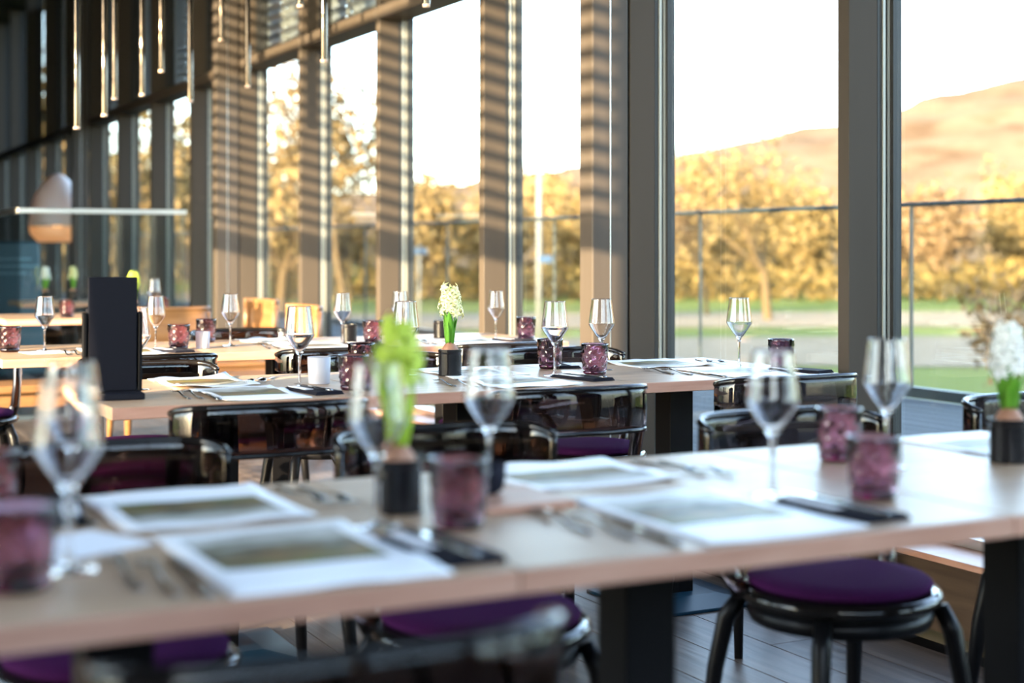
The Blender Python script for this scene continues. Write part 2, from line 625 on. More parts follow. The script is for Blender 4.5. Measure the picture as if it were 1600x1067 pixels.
guide_me = MB().box(-0.012, 0.012, 0.0, 0.022, 2.50, ZC).mesh('guide_rail')
ORD = ['first', 'second', 'third', 'fourth', 'fifth', 'sixth', 'seventh', 'eighth', 'ninth', 'tenth', 'eleventh', 'twelfth', 'thirteenth']
for n, k in enumerate(range(1, 12)):
    y = POST0 + k * POST
    b = thing('louvre_blind', 'grey louvre blind outside the upper panes, %s bay beyond the nearest steel column' % ORD[n], 'blind', (XG + 0.16, y, 0), 0, 'louvre blinds over the upper windows')
    obj('guide_rail', guide_me, 'slat', b)
    z = 2.56
    while z < ZC - 0.05:
        obj('slat', rslat_me, 'slat', b, (0, 0, z))
        z += LP

# ------------------------------------------------------------------ left facade (out of frame, the sun comes through it)
lfin = MB().box(XL - 0.16, XL, 0, 0.05, 0.0, ZC).mesh('fin_left')
ltr = MB().box(XL - 0.16, XL, 0.05, POST, 2.43, 2.505).mesh('transom_left')
lpl = MB().box(XL - 0.17, XL - 0.158, 0.05, POST, 0.10, ZC).mesh('pane_left')
lsill = MB().box(XL - 0.17, XL + 0.02, 0.0, POST, 0.0, 0.10).mesh('sill_left')
for n, k in enumerate(range(0, 5)):
    y = 2.08 if k == 0 else 2.95 + (k - 1) * POST
    n_win += 1
    w = bpy.data.objects.new('window_%d' % n_win, None)
    COL.objects.link(w)
    w.location = (0, y, 0)
    w['kind'] = 'structure'
    obj('fin', lfin, 'bronze', w)
    ky = 0.872 / POST if k == 0 else 1.0
    for nm_, me_, mt_ in (('transom', ltr, 'bronze'), ('pane', lpl, 'pane_glass'), ('sill_profile', lsill, 'bronze')):
        obj(nm_, me_, mt_, w).scale = (1, ky, 1)
    b = thing('louvre_blind', 'grey louvre blind outside the upper panes of the left glass wall, %s bay' % ORD[n], 'blind', (XL - 0.28, y, 0), 0, 'louvre blinds over the left windows')
    b.scale = (1, ky, 1)
    obj('guide_rail', guide_me, 'slat', b)
    z = 2.50
    while z < ZC - 0.05:
        obj('slat', slat_me, 'slat', b, (0, 0, z))
        z += 0.092
structure('wall_left_sunblock', MB().box(XL - 0.2, XL, 2.95 + 4 * POST + 0.05, YF, -0.1, ZC).mesh('wall_left_sunblock'), 'dark_wall')  # unseen solid stretch added to keep sun off the far fins

# ------------------------------------------------------------------ terrace, railing, grounds
XR = 5.90
deck = structure('terrace_slab', MB().box(XG + 0.05, XR + 0.15, -2, 30, -1.6, 0.272).mesh('terrace_slab'), 'pot_dark')
bw = 0.145
bm_ = bevel(MB().box(0.003, bw - 0.003, 0, 4.0 - 0.004, 0.272, 0.30).mesh('deck_board'), 0.002, 1)
for i in range(17):
    for j in range(6):
        obj('deck_board', bm_, 'deck', deck, (XG + 0.06 + i * bw, 0.0 + j * 4.0 - (i % 2) * 1.3, 0))
rail = thing('glass_railing', 'glass balustrade with slim dark handrail along the terrace edge', 'railing', (XR, 0, 0.30))
obj('handrail', bevel(MB().box(-0.02, 0.02, -2, 28, 1.085, 1.11).mesh('handrail'), 0.003, 1), 'rail_dark', rail)
obj('base_channel', MB().box(-0.03, 0.03, -2, 28, 0.0, 0.06).mesh('base_channel'), 'rail_dark', rail)
gp = MB().box(-0.006, 0.006, 0.008, 2.122, 0.06, 1.085).mesh('glass_panel')
for j in range(14):
    obj('glass_panel', gp, 'rail_glass', rail, (0, -2.08 + j * 2.13 + 0.14, 0))
jp = MB().box(-0.008, 0.008, -0.009, 0.007, 0.06, 1.085).mesh('panel_joint')
for j in range(14):
    obj('panel_joint', jp, 'pole_grey', rail, (0, -2.08 + j * 2.13 + 0.14, 0))

FW = Vector((math.sin(YAW), math.cos(YAW), 0))
RT = Vector((math.cos(YAW), -math.sin(YAW), 0))


def far(l, d, z=0.0):
    p = FW * d + RT * l
    return Vector((p.x, p.y, z))


GZ = -1.5


def quad_strip(name, d0, d1, z, m, l0=-120, l1=160, kind='structure'):
    n = 40
    vs, fs = [], []
    for i in range(n + 1):
        l = l0 + (l1 - l0) * i / n
        for d in (d0, d1):
            wob = 1.2 * math.sin(l * 0.11 + d)
            vs.append(far(l, d + wob, z))
    for i in range(n):
        fs.append((2 * i, 2 * i + 1, 2 * i + 3, 2 * i + 2))
    me = mesh_from(name, vs, fs)
    o = obj(name, me, m)
    o['kind'] = kind
    return o


quad_strip('lawn_ground', 3, 118, GZ, 'lawn', -160, 200)
quad_strip('gravel_path', 34, 44, GZ + 0.03, 'gravel')
quad_strip('gravel_road', 50, 62, GZ + 0.03, 'gravel')

# wooded hill: a terrain mesh, ridge 220 m away and rising to the right
RIDGE = [(-200, 7), (-95, 7.5), (-37, 9), (-15, 10.8), (2, 13.2), (24.5, 16), (37, 18.5), (48, 20.5), (62, 24.5), (75, 27), (100, 31), (150, 36), (260, 42)]


def ridge(l):
    for (a, ha), (b, hb) in zip(RIDGE, RIDGE[1:]):
        if a <= l <= b:
            s = (l - a) / (b - a)
            return ha + (hb - ha) * s
    return RIDGE[0][1] if l < RIDGE[0][0] else RIDGE[-1][1]


nl, nd = 150, 56
vs, fs = [], []
for j in range(nd + 1):
    d = 92 + (300 - 92) * j / nd
    for i in range(nl + 1):
        l = -190 + 430 * i / nl
        lr = l * 220 / max(d, 120)
        s = max(0, min(1, (d - 100) / 120.0))
        s = s * s * (3 - 2 * s)
        h = GZ + (ridge(lr) - GZ - 1.5) * s
        if d > 225:
            h -= (d - 225) * 0.10
        n1 = noise.noise(Vector((l * 0.16, d * 0.16, 0)))
        n2 = noise.noise(Vector((l * 0.45, d * 0.45, 7)))
        h += s * (1.2 * n1 + 0.9 * n2) + (0.0 if d > 96 else -0.3)
        vs.append(far(l, d, h))
W1 = nl + 1
for j in range(nd):
    for i in range(nl):
        fs.append((j * W1 + i, j * W1 + i + 1, (j + 1) * W1 + i + 1, (j + 1) * W1 + i))
o = obj('wooded_hill', mesh_from('wooded_hill', vs, fs, True), 'hill_wood')
o['kind'] = 'structure'

# ------------------------------------------------------------------ trees


def tree_meshes(seed, height, spread, levels, leaf_n, leaf_s, gnarl=0.25, trunk_r=0.16, upright=0.6):
    r = random.Random(seed)
    wood = MB()
    tips = []

    def branch(p, d, ln, rad, lev):
        pts, rr = [p.copy()], [rad]
        n = 4
        q = p.copy()
        dd = d.copy()
        for i in range(n):
            dd = (dd + Vector((r.uniform(-1, 1), r.uniform(-1, 1), r.uniform(-0.4, 0.9))) * gnarl).normalized()
            q = q + dd * ln / n
            pts.append(q.copy())
            rr.append(max(0.012, rad * (1 - 0.62 * (i + 1) / n)))
        wood.tube(pts, rr, 5 if lev < 2 else 4, False)
        if lev >= levels:
            tips.extend(pts[2:])
            return
        if lev >= levels - 1:
            tips.append(pts[-1])
        for c in range(r.choice((3, 4, 4)) if lev else 6):
            i = r.randint(1 if lev else 2, n)
            az = r.uniform(0, 2 * PI)
            side = Vector((math.cos(az), math.sin(az), 0))
            nd_ = (dd * upright + side * spread + Vector((0, 0, r.uniform(0.05, 0.5)))).normalized()
            branch(pts[i], nd_, ln * r.uniform(0.52, 0.75), rr[i] * 0.62, lev + 1)
    branch(Vector((0, 0, -0.1)), Vector((0, 0, 1)), height * 0.48, trunk_r, 0)
    lf = MB()
    for i in range(leaf_n):
        t = r.choice(tips)
        c = t + Vector((r.gauss(0, 1), r.gauss(0, 1), r.gauss(0, 1))) * leaf_s * 2.2
        a = Vector((r.uniform(-1, 1), r.uniform(-1, 1), r.uniform(-1, 1))).normalized()
        b = a.orthogonal().normalized()
        q = a.cross(b)
        s = leaf_s * r.uniform(0.5, 1.2)
        lf.add([c - b * s, c + q * s * 0.6, c + b * s, c - q * s * 0.6], [(0, 1, 2, 3)])
    wm = wood.mesh('trunk_mesh', True)
    lm = lf.mesh('crown_mesh')
    return wm, lm


def tree(name, label, wm, lm, loc, sc, rz, bark, leaf, group=None):
    t = thing(name, label, 'tree', loc, rz, group)
    t.scale = (sc, sc, sc)
    a = bpy.data.objects.new('trunk', wm)
    b = bpy.data.objects.new('crown', lm)
    for q, m in ((a, bark), (b, leaf)):
        COL.objects.link(q)
        q.parent = t
        if not q.data.materials:
            q.data.materials.append(None)
        q.material_slots[0].link = 'OBJECT'
        q.material_slots[0].material = MATS[m]
    b['kind'] = 'stuff'
    return t


TA = tree_meshes(3, 8.0, 0.9, 3, 2200, 0.13, 0.22, 0.20)
TB = tree_meshes(5, 9.5, 0.45, 3, 2400, 0.13, 0.16, 0.13, 1.15)
TC = tree_meshes(9, 6.5, 1.0, 2, 2600, 0.20, 0.25, 0.18)
TD = tree_meshes(14, 6.0, 0.9, 2, 2200, 0.22, 0.25, 0.16)
TE = tree_meshes(21, 3.0, 0.9, 2, 700, 0.07, 0.30, 0.07)


def pxl(u, d):
    return (u - 800) * d / 2338.0


tree('bare_tree', 'tall bare golden tree standing alone beyond the railing, right of the steel column', *TA, far(pxl(1200, 56), 56, GZ), 1.0, 0.4, 'bark_gold', 'foliage_gold')
tree('bare_tree', 'slender bare tree with thin branches left of the tall golden tree', *TB, far(pxl(1105, 60), 60, GZ), 0.78, 1.4, 'bark_gold', 'foliage_ochre')
tree('young_tree', 'slender yellow-leaved tree seen through the second pane from the striped column', *TB, far(pxl(545, 42), 42, GZ), 1.02, 2.0, 'bark_gold', 'foliage_gold')
tree('young_tree', 'dense yellow tree seen through the pane next to the striped column', *TA, far(pxl(432, 44), 44, GZ), 1.08, 3.0, 'bark_gold', 'foliage_gold')
tree('young_tree', 'olive-leaved tree seen through the narrow far panes at left', *TA, far(pxl(300, 50), 50, GZ), 0.9, 1.0, 'bark', 'foliage_olive')
tree('young_tree', 'yellowish tree behind the farthest panes at left', *TC, far(pxl(150, 44), 44, GZ), 1.0, 2.5, 'bark', 'foliage_gold')
tree('tall_tree', 'tall olive tree standing behind the narrow far panes, nearest the striped column', *TC, far(pxl(222, 60), 60, GZ), 1.55, 0.7, 'bark', 'foliage_olive')
tree('tall_tree', 'tall golden-olive tree behind the middle of the narrow far panes', *TD, far(pxl(80, 66), 66, GZ), 2.0, 2.1, 'bark', 'foliage_olive')
tree('tall_tree', 'tall ochre tree behind the farthest panes at the left edge', *TC, far(pxl(-90, 78), 78, GZ), 2.3, 4.0, 'bark', 'foliage_ochre')
tree('garden_tree', 'small orange-leaved tree at the right edge beyond the railing', *TE, far(pxl(1588, 19), 19, GZ), 0.92, 0.3, 'bark', 'foliage_ochre')
kinds = [(TC, 'foliage_gold'), (TD, 'foliage_ochre'), (TC, 'foliage_olive'), (TD, 'foliage_gold')]
ORD2 = ['leftmost', 'second', 'third', 'fourth', 'fifth', 'sixth', 'seventh', 'eighth', 'ninth', 'tenth', 'eleventh', 'twelfth', 'thirteenth', 'fourteenth', 'fifteenth', 'sixteenth', 'seventeenth', 'eighteenth', 'nineteenth', 'twentieth', 'twenty-first', 'twenty-second', 'twenty-third', 'twenty-fourth', 'twenty-fifth', 'twenty-sixth']
hue = ['golden', 'ochre', 'olive-brown', 'yellow']
rt = random.Random(11)
for i in range(26):
    u = 60 + i * 68 + rt.uniform(-18, 18)
    d = 84 + (i % 3) * 8 + rt.uniform(-2, 2)
    k = rt.choice((0, 0, 1, 2, 3, 3))
    (wm, lm), lf = kinds[k]
    lab = '%s tree at the foot of the wooded hill, %s' % (hue[k], ORD2[i] + ('' if i == 0 else ' from the left'))
    tree('hill_tree', lab, wm, lm, far(pxl(u, d), d, GZ), rt.uniform(0.95, 1.35), rt.uniform(0, 6), 'bark_gold', lf, 'trees along the foot of the hill')

sc_ = MB()
rq = random.Random(77)
for i in range(15000):
    u = rq.uniform(-60, 1900)
    d = rq.uniform(76, 104)
    l = pxl(u, d)
    hmax = 1.1 + 1.5 * max(0, 0.5 + noise.noise(Vector((l * 0.30, d * 0.30, 3)))) * (0.6 if d < 82 else 1.0)
    c = far(l, d, GZ + rq.uniform(0, hmax))
    a_ = Vector((rq.uniform(-1, 1), rq.uniform(-1, 1), rq.uniform(-1, 1))).normalized()
    b_ = a_.orthogonal().normalized()
    q_ = a_.cross(b_)
    k_ = rq.uniform(0.12, 0.34)
    sc_.add([c - b_ * k_, c + q_ * k_ * 0.7, c + b_ * k_, c - q_ * k_ * 0.7], [(0, 1, 2, 3)])
o = obj('scrub_thicket', sc_.mesh('scrub_thicket'), 'scrub')
tag(o, 'ochre scrub thicket growing below the trees at the hill foot', 'shrubs', kind='stuff')

# lamp post and direction signs beyond the railing
t = thing('lamp_post', 'tall pale grey lamp post with a blue sign beyond the railing', 'lamp post', far(pxl(842, 45), 45, GZ))
obj('pole', MB().tube([(0, 0, 0), (0, 0, 4.9)], [0.085, 0.06], 10).mesh('pole', True), 'pole_grey', t)
obj('lamp_head', bevel(MB().box(-0.08, 0.08, -0.08, 0.08, 4.9, 5.1).mesh('lamp_head'), 0.02), 'pole_grey', t)
obj('sign', bevel(MB().box(-0.02, 0.40, -0.10, -0.08, 2.25, 2.45).mesh('sign'), 0.01, 1), 'sign_blue', t, (0, 0, 0), (0, 0, -YAW))
t = thing('sign_post', 'short post with a blue sign seen through the third pane', 'sign', far(pxl(655, 45), 45, GZ))
obj('pole', MB().tube([(0, 0, 0), (0, 0, 2.8)], 0.04, 8).mesh('pole_short', True), 'pole_grey', t)
obj('sign', bevel(MB().box(-0.25, 0.25, -0.08, -0.06, 2.5, 2.68).mesh('sign_short'), 0.01, 1), 'sign_blue', t, (0, 0, 0), (0, 0, -YAW))

# small leafy shrub in a pot outside the glass
t = thing('potted_shrub', 'small dark leafy shrub in a pot on the terrace just outside the glass', 'plant', (3.62, 5.02, 0.30))
obj('pot', MB().lathe([(0, 0), (0.07, 0), (0.09, 0.10), (0.08, 0.10), (0.075, 0.085), (0, 0.085)], 20).mesh('pot', True), 'pot_dark', t)
st, lv = MB(), MB()
rs = random.Random(4)
for i in range(7):
    a = rs.uniform(0, 6.28)
    e = Vector((math.cos(a) * 0.07, math.sin(a) * 0.07, rs.uniform(0.22, 0.36)))
    st.tube([(0, 0, 0.08), (e.x * 0.4, e.y * 0.4, 0.18), e], [0.004, 0.003, 0.002], 5)
    for s in range(9):
        c = Vector((e.x * 0.4, e.y * 0.4, 0.14)).lerp(e, s / 8)
        aa = rs.uniform(0, 6.28)
        d = Vector((math.cos(aa), math.sin(aa), 0.7)).normalized() * 0.045
        n = d.orthogonal().normalized() * 0.008
        lv.add([c, c + d * 0.5 + n, c + d, c + d * 0.5 - n], [(0, 1, 2, 3)])
obj('stem', st.mesh('shrub_stems', True), 'bark', t)
q = obj('foliage', lv.mesh('shrub_leaves'), 'foliage_dark', t)
q['kind'] = 'stuff'

# ------------------------------------------------------------------ inside, far left: glass screen, sign, lamp
YS = 10.40
scr = thing('glass_screen', 'clear glass corner screen with a slim metal cap at the far left', 'screen', (1.60, YS, 0))
obj('cap_rail', bevel(MB().box(-0.02, 1.12, -0.02, 0.02, 1.385, 1.42).mesh('cap_x'), 0.003, 1), 'alu', scr)
obj('cap_rail', bevel(MB().box(-0.02, 0.02, 0.02, 5.0, 1.385, 1.42).mesh('cap_y'), 0.003, 1), 'alu', scr)
obj('pane', MB().box(0.0, 1.11, -0.006, 0.006, 0.03, 1.385).mesh('screen_x'), 'screen_glass', scr)
obj('pane', MB().box(-0.006, 0.006, 0.02, 5.0, 0.03, 1.385).mesh('screen_y'), 'screen_glass', scr)
obj('floor_channel', MB().box(-0.02, 1.12, -0.02, 0.02, 0, 0.03).mesh('chan_x'), 'rail_dark', scr)
obj('floor_channel', MB().box(-0.02, 0.02, 0.02, 5.0, 0, 0.03).mesh('chan_y'), 'rail_dark', scr)

t = thing('sign_board', 'tall dark teal board leaning behind the glass screen', 'board', (1.93, 12.9, 0), math.radians(12))
bd = bevel(MB().box(-0.28, 0.28, -0.02, 0.02, 0.10, 1.22).mesh('board_panel'), 0.02, 2)
obj('panel', bd, 'teal_board', t, (0, 0, 0), (math.radians(-8), 0, 0))
tx = MB()
for zz, w in ((1.06, 0.20), (1.00, 0.26), (0.94, 0.16)):
    tx.box(-w, w, -0.0225, -0.0205, zz, zz + 0.018)
obj('lettering', tx.mesh('board_lettering'), 'teal_text', t, (0, 0, 0), (math.radians(-8), 0, 0))
obj('prop_leg', MB().tube([(0, 0.16, 0.9), (0, 0.35, 0.0)], 0.012, 8).mesh('prop', True), 'black_metal', t)

# dome pendant behind the far column
t = thing('dome_lamp', 'large white dome pendant lamp half hidden by the far column', 'pendant lamp', (2.88, 16.25, 1.22))
prof = [(0.292, 0.165), (0.295, 0.20), (0.28, 0.32), (0.235, 0.48), (0.16, 0.61), (0.07, 0.70), (0.03, 0.72), (0.0, 0.725), (0.0, 0.715), (0.065, 0.69), (0.155, 0.60), (0.228, 0.475), (0.272, 0.32), (0.287, 0.20), (0.284, 0.165)]
sh = obj('shade', MB().lathe(prof, 40, close=True).mesh('dome_shade', True), 'lamp_white', t)
dm = mat('lamp_diffuser', (0.85, 0.55, 0.35), 0.5)
dm.node_tree.nodes['Principled BSDF'].inputs['Emission Color'].default_value = (1.0, 0.40, 0.14, 1)
dm.node_tree.nodes['Principled BSDF'].inputs['Emission Strength'].default_value = 0.55
obj('diffuser', MB().lathe([(0.20, 0.0), (0.275, 0.08), (0.292, 0.164), (0.284, 0.164), (0.267, 0.083), (0.193, 0.004)], 40, close=True).mesh('dome_diffuser', True), 'lamp_diffuser', sh, label='glowing orange lower band of the shade')
obj('cord', MB().tube([(0, 0, 0.72), (0, 0, ZC - 1.22)], 0.004, 6).mesh('dome_cord'), 'cable', t)
gm = mat('bulb_glow', (1, 0.6, 0.3), 0.4)
gm.node_tree.nodes['Principled BSDF'].inputs['Emission Color'].default_value = (1.0, 0.45, 0.16, 1)
gm.node_tree.nodes['Principled BSDF'].inputs['Emission Strength'].default_value = 25
obj('bulb', MB().lathe([(0, 0.12), (0.04, 0.14), (0.05, 0.18), (0.03, 0.23), (0, 0.25)], 16).mesh('dome_bulb', True), 'bulb_glow', t)

# ------------------------------------------------------------------ slim tube pendants
tube_me = MB().lathe([(0, 0.004), (0.015, 0.004), (0.0155, 0.012), (0.0155, 1.30), (0.012, 1.305), (0, 1.305)], 18).mesh('tube', True)
tip_me = MB().lathe([(0, 0), (0.0155, 0.0), (0.0158, 0.012), (0, 0.012)], 18).mesh('tube_tip', True)
cab_me = MB().tube([(0, 0, 1.30), (0, 0, 3.0)], 0.0025, 5).mesh('tube_cable')
proto = thing('tube_pendant', '-', 'pendant lamp')
obj('tube', tube_me, 'tube_chrome', proto)
obj('tip', tip_me, 'tube_tip', proto)
obj('cable', cab_me, 'cable', proto)
tubes = Series(proto, 'slim tube pendants hanging above the tables')
tl = [(120, 202, 7.0, 'lowest and leftmost of the slim tube pendants'),
      (163, 182, 7.6, 'slim tube pendant second from the left'),
      (179, 156, 7.9, 'slim tube pendant third from the left, close beside its neighbour'),
      (222, 150, 8.3, 'slim tube pendant fourth from the left, above the far window rail'),
      (252, 113, 8.6, 'short-hung tube pendant fifth from the left'),
      (297, 160, 8.2, 'low tube pendant sixth from the left, just before the striped column'),
      (346, 64, 8.8, 'high tube pendant in front of the left half of the striped column'),
      (387, 137, 8.4, 'low tube pendant in front of the right half of the striped column'),
      (469, 12, 7.0, 'tube pendant of which only the tip shows, left of the second fin'),
      (506, 97, 6.6, 'tube pendant hanging before the second window pane'),
      (666, 11, 6.0, 'rightmost tube pendant, only its tip in view')]
for u, v, d, lab in tl:
    z = 1.14 + (390 - v) * d / 2338.0
    p = far(pxl(u, d), d, z)
    o = tubes.put(p, 0, lab)

# ------------------------------------------------------------------ tables
top_me = {}


def table_mesh(w, dep):
    top = bevel(MB().box(-w / 2 + 0.0012, w / 2 - 0.0012, 0.003, dep - 0.003, 0.718, 0.75).mesh('tabletop'), 0.0025, 2)
    edge = bevel(MB().box(-w / 2 + 0.0012, w / 2 - 0.0012, 0.0, 0.0028, 0.7195, 0.7485).mesh('front_edge'), 0.0006, 1)
    post = bevel(MB().box(-0.045, 0.045, dep / 2 - 0.045, dep / 2 + 0.045, 0.02, 0.70).mesh('pedestal'), 0.003, 1)
    spider = bevel(MB().box(-w * 0.3, w * 0.3, dep / 2 - 0.04, dep / 2 + 0.04, 0.70, 0.718).mesh('support_plate'), 0.002, 1)
    s = 0.21
    b = MB()
    vs = []
    for (h, q) in ((0.0, s), (0.010, s), (0.030, 0.10)):
        vs += [(-q, dep / 2 - q, h), (q, dep / 2 - q, h), (q, dep / 2 + q, h), (-q, dep / 2 + q, h)]
    fs = [(0, 1, 2, 3), (8, 9, 10, 11)]
    for r0 in (0, 4):
        for i in range(4):
            j = (i + 1) % 4
            fs.append((r0 + i, r0 + j, r0 + 4 + j, r0 + 4 + i))
    b.add(vs, fs)
    foot = bevel(b.mesh('base_plate'), 0.002, 1)
    return top, edge, post, spider, foot


def table(label, x0, x1, y0, dep, group):
    w = x1 - x0
    key = round(w, 3), round(dep, 3)
    if key not in top_me:
        top_me[key] = table_mesh(w, dep)
    top, edge, post, spider, foot = top_me[key]
    t = thing('dining_table', label, 'table', ((x0 + x1) / 2, y0, 0), 0, group)
    obj('tabletop', top, 'oak_table', t)
    obj('front_edge', edge, 'oak_edge', t)
    obj('support_plate', spider, 'black_metal', t)
    pd = obj('pedestal', post, 'black_metal', t)
    obj('base_plate', foot, 'plate_metal', pd)
    return t


U = 0.815
for i, lab in enumerate(('oak table nearest the camera at left, under the purple tumblers at the frame edge', 'oak table in the middle of the nearest row, under the stemmed glass and black bowl', 'oak table at the right end of the nearest row, beside the white hyacinth')):
    table(lab, 0.02 + i * U, 0.02 + (i + 1) * U, 1.62, 0.785, 'oak tables of the nearest row')
for i, lab in enumerate(('oak table at the left end of the middle row, carrying the black menu holder', 'oak table in the middle of the second row, carrying the sharp yellow hyacinth', 'oak table at the right end of the second row, against the windows')):
    table(lab, 0.79 + i * 0.76, 0.79 + (i + 1) * 0.76, 3.73, 0.785, 'oak tables of the second row')
for i, lab in enumerate(('sunlit oak table at the left end of the third row, at the left frame edge', 'sunlit oak table in the middle of the third row, behind the menu papers', 'oak table at the right end of the third row by the windows')):
    table(lab, 0.79 + i * 0.765, 0.79 + (i + 1) * 0.765, 5.54, 0.785, 'oak tables of the third row')
table('oak table of the farthest row behind the wooden armchair', 1.25, 2.28, 8.62, 0.785, 'oak tables beyond the third row')
table('small oak table behind the glass screen at the far left', 1.75, 2.50, 11.25, 0.70, 'oak tables beyond the third row')

# ------------------------------------------------------------------ smoked chairs with purple cushions


def make_smoke_chair():
    t = thing('smoked_chair', '-', 'chair')
    obj('seat', MB().lathe([(0, 0.405), (0.17, 0.405), (0.195, 0.41), (0.208, 0.420), (0.211, 0.430), (0.206, 0.440), (0.19, 0.443), (0, 0.440)], 40).mesh('seat_shell', True), 'smoke_rim', t)
    obj('apron_ring', MB().lathe([(0.165, 0.372), (0.185, 0.372), (0.192, 0.388), (0.188, 0.405), (0.165, 0.405)], 36, close=True).mesh('apron', True), 'leg_black', t)
    obj('cushion', MB().lathe([(0, 0.4435), (0.178, 0.4435), (0.189, 0.450), (0.190, 0.457), (0.182, 0.464), (0.13, 0.469), (0, 0.471)], 40).mesh('cushion', True), 'cushion', t)
    for sx in (-1, 1):
        fl = MB().tube([(sx * 0.150, 0.135, 0.410), (sx * 0.168, 0.152, 0.36), (sx * 0.182, 0.166, 0.25), (sx * 0.20, 0.185, 0.0)], [0.017, 0.020, 0.018, 0.012], 10)
        rl = MB().tube([(sx * 0.150, -0.135, 0.410), (sx * 0.172, -0.160, 0.36), (sx * 0.188, -0.178, 0.25), (sx * 0.205, -0.205, 0.0)], [0.017, 0.020, 0.018, 0.012], 10)
        key = 'L' if sx < 0 else 'R'
        obj('leg', fl.mesh('front_leg' + key, True), 'leg_black', t)
        obj('leg', rl.mesh('rear_leg' + key, True), 'leg_black', t)
        up = MB().tube([(sx * 0.188, -0.075, 0.425), (sx * 0.212, -0.095, 0.47), (sx * 0.224, -0.120, 0.56), (sx * 0.228, -0.140, 0.655), (sx * 0.226, -0.148, 0.70)], [0.022, 0.020, 0.018, 0.019, 0.017], 12, True, 0.75)
        obj('back_post', up.mesh('back_post' + key, True), 'smoke', t)
    # backrest: bent band
    path = []
    n = 28
    for i in range(n + 1):
        s = -1 + 2 * i / n
        x = 0.232 * math.sin(s * PI / 2 * 0.985)
        y = -0.245 + 0.115 * (abs(s) ** 3.2)
        hs = 1.0 - 0.16 * abs(s) ** 6
        zc = 0.720 - 0.010 * abs(s) ** 4
        path.append((x, y, zc, hs))
    ring = []
    for k in range(12):
        a = 2 * PI * k / 12
        ring.append((0.0055 * math.cos(a), 0.058 * math.copysign(abs(math.sin(a)) ** 0.45, math.sin(a))))
    br = obj('backrest', MB().ribbon(path, ring).mesh('backrest', True), 'smoke', t)
    lip = MB().tube([(p[0], p[1], p[2] + 0.058 * p[3]) for p in path], 0.0085, 8)
    obj('top_lip', lip.mesh('top_lip', True), 'smoke_rim', br)
    lip = MB().tube([(p[0], p[1], p[2] - 0.057 * p[3]) for p in path], 0.007, 8)
    obj('bottom_lip', lip.mesh('bottom_lip', True), 'smoke_rim', br)
    return t


chairs = Series(make_smoke_chair(), 'smoked chairs with purple cushions')
for x, y, rz, lab in [
    (0.56, 2.60, PI, 'smoked chair behind the nearest table, below the left menu papers'),
    (1.23, 2.55, PI, 'smoked chair with purple round cushion behind the nearest table, left of its black pedestal'),
    (2.02, 2.47, PI, 'smoked chair whose purple cushion shows whole under the nearest table at right'),
    (2.80, 2.50, PI, 'smoked chair at the right frame edge behind the white hyacinth'),
    (0.50, 1.50, 0, 'smoked chair tucked under the near side of the nearest table, closest to the camera'),
    (1.10, 3.59, 0, 'dark smoked chair back before the second row, below the sharp pair of forks'),
    (1.92, 3.61, 0, 'smoked chair back in front of the second row, right of the stemmed glass'),
    (2.66, 3.64, 0, 'smoked chair at the right end of the second row before the terrace windows'),
    (1.09, 4.545, PI, 'amber-tinted chair behind the left menu papers of the second row'),
    (1.92, 4.545, PI, 'smoked chair behind the yellow hyacinth on the far side of the second row'),
    (2.60, 4.545, PI, 'smoked chair behind the two purple tumblers on the far side of the second row'),
    (1.22, 5.30, 0, 'amber-tinted chair with half sunlit red cushion before the third row'),
    (1.93, 5.36, 0, 'chair on the near side of the third row, under the white candle glass'),
    (2.60, 5.34, 0, 'smoked chair on the near side of the third row at its window end'),
    (0.80, 6.62, PI, 'dark chair behind the third row at the left frame edge'),
    (1.95, 6.35, PI, 'dark chair on the far side of the third row, behind the curled menu paper'),
]:
    chairs.put((x, y, 0), rz, lab)

# ------------------------------------------------------------------ wooden armchairs


def make_wood_chair():
    t = thing('wooden_chair', '-', 'chair')
    obj('seat', bevel(MB().box(-0.23, 0.23, -0.20, 0.23, 0.43, 0.46).mesh('wood_seat'), 0.012, 2), 'wood_chair', t)
    ap = MB()
    for a in ((-0.20, 0.20, 0.19, 0.21), (-0.20, 0.20, -0.19, -0.17)):
        ap.box(a[0], a[1], a[2], a[3], 0.37, 0.43)
    for s in (-1, 1):
        ap.box(s * 0.20 - 0.01, s * 0.20 + 0.01, -0.17, 0.19, 0.37, 0.43)
    obj('apron', ap.mesh('wood_apron'), 'wood_chair', t)
    for sx in (-1, 1):
        k = 'L' if sx < 0 else 'R'
        obj('leg', MB().tube([(sx * 0.205, 0.20, 0.43), (sx * 0.225, 0.235, 0.0)], [0.023, 0.015], 10).mesh('wleg_f' + k, True), 'wood_chair', t)
        obj('leg', MB().tube([(sx * 0.215, -0.245, 0.80), (sx * 0.212, -0.215, 0.55), (sx * 0.208, -0.195, 0.43), (sx * 0.225, -0.26, 0.0)], [0.016, 0.020, 0.023, 0.015], 10).mesh('wleg_r' + k, True), 'wood_chair', t)
    path = []
    for i in range(17):
        s = -1 + i / 8
        path.append((0.228 * math.sin(s * PI / 2 * 0.98), -0.285 + 0.075 * abs(s) ** 2.6, 0.685, 1.0))
    br = obj('backrest', MB().ribbon(path, [(-0.008, -0.13), (0.008, -0.13), (0.009, 0.0), (0.008, 0.13), (-0.008, 0.13), (-0.009, 0.0)]).mesh('wood_back', True), 'wood_chair', t)
    obj('top_rail', MB().tube([(p[0], p[1], 0.818) for p in path], 0.014, 10).mesh('wood_rail', True), 'wood_chair', br)
    return t


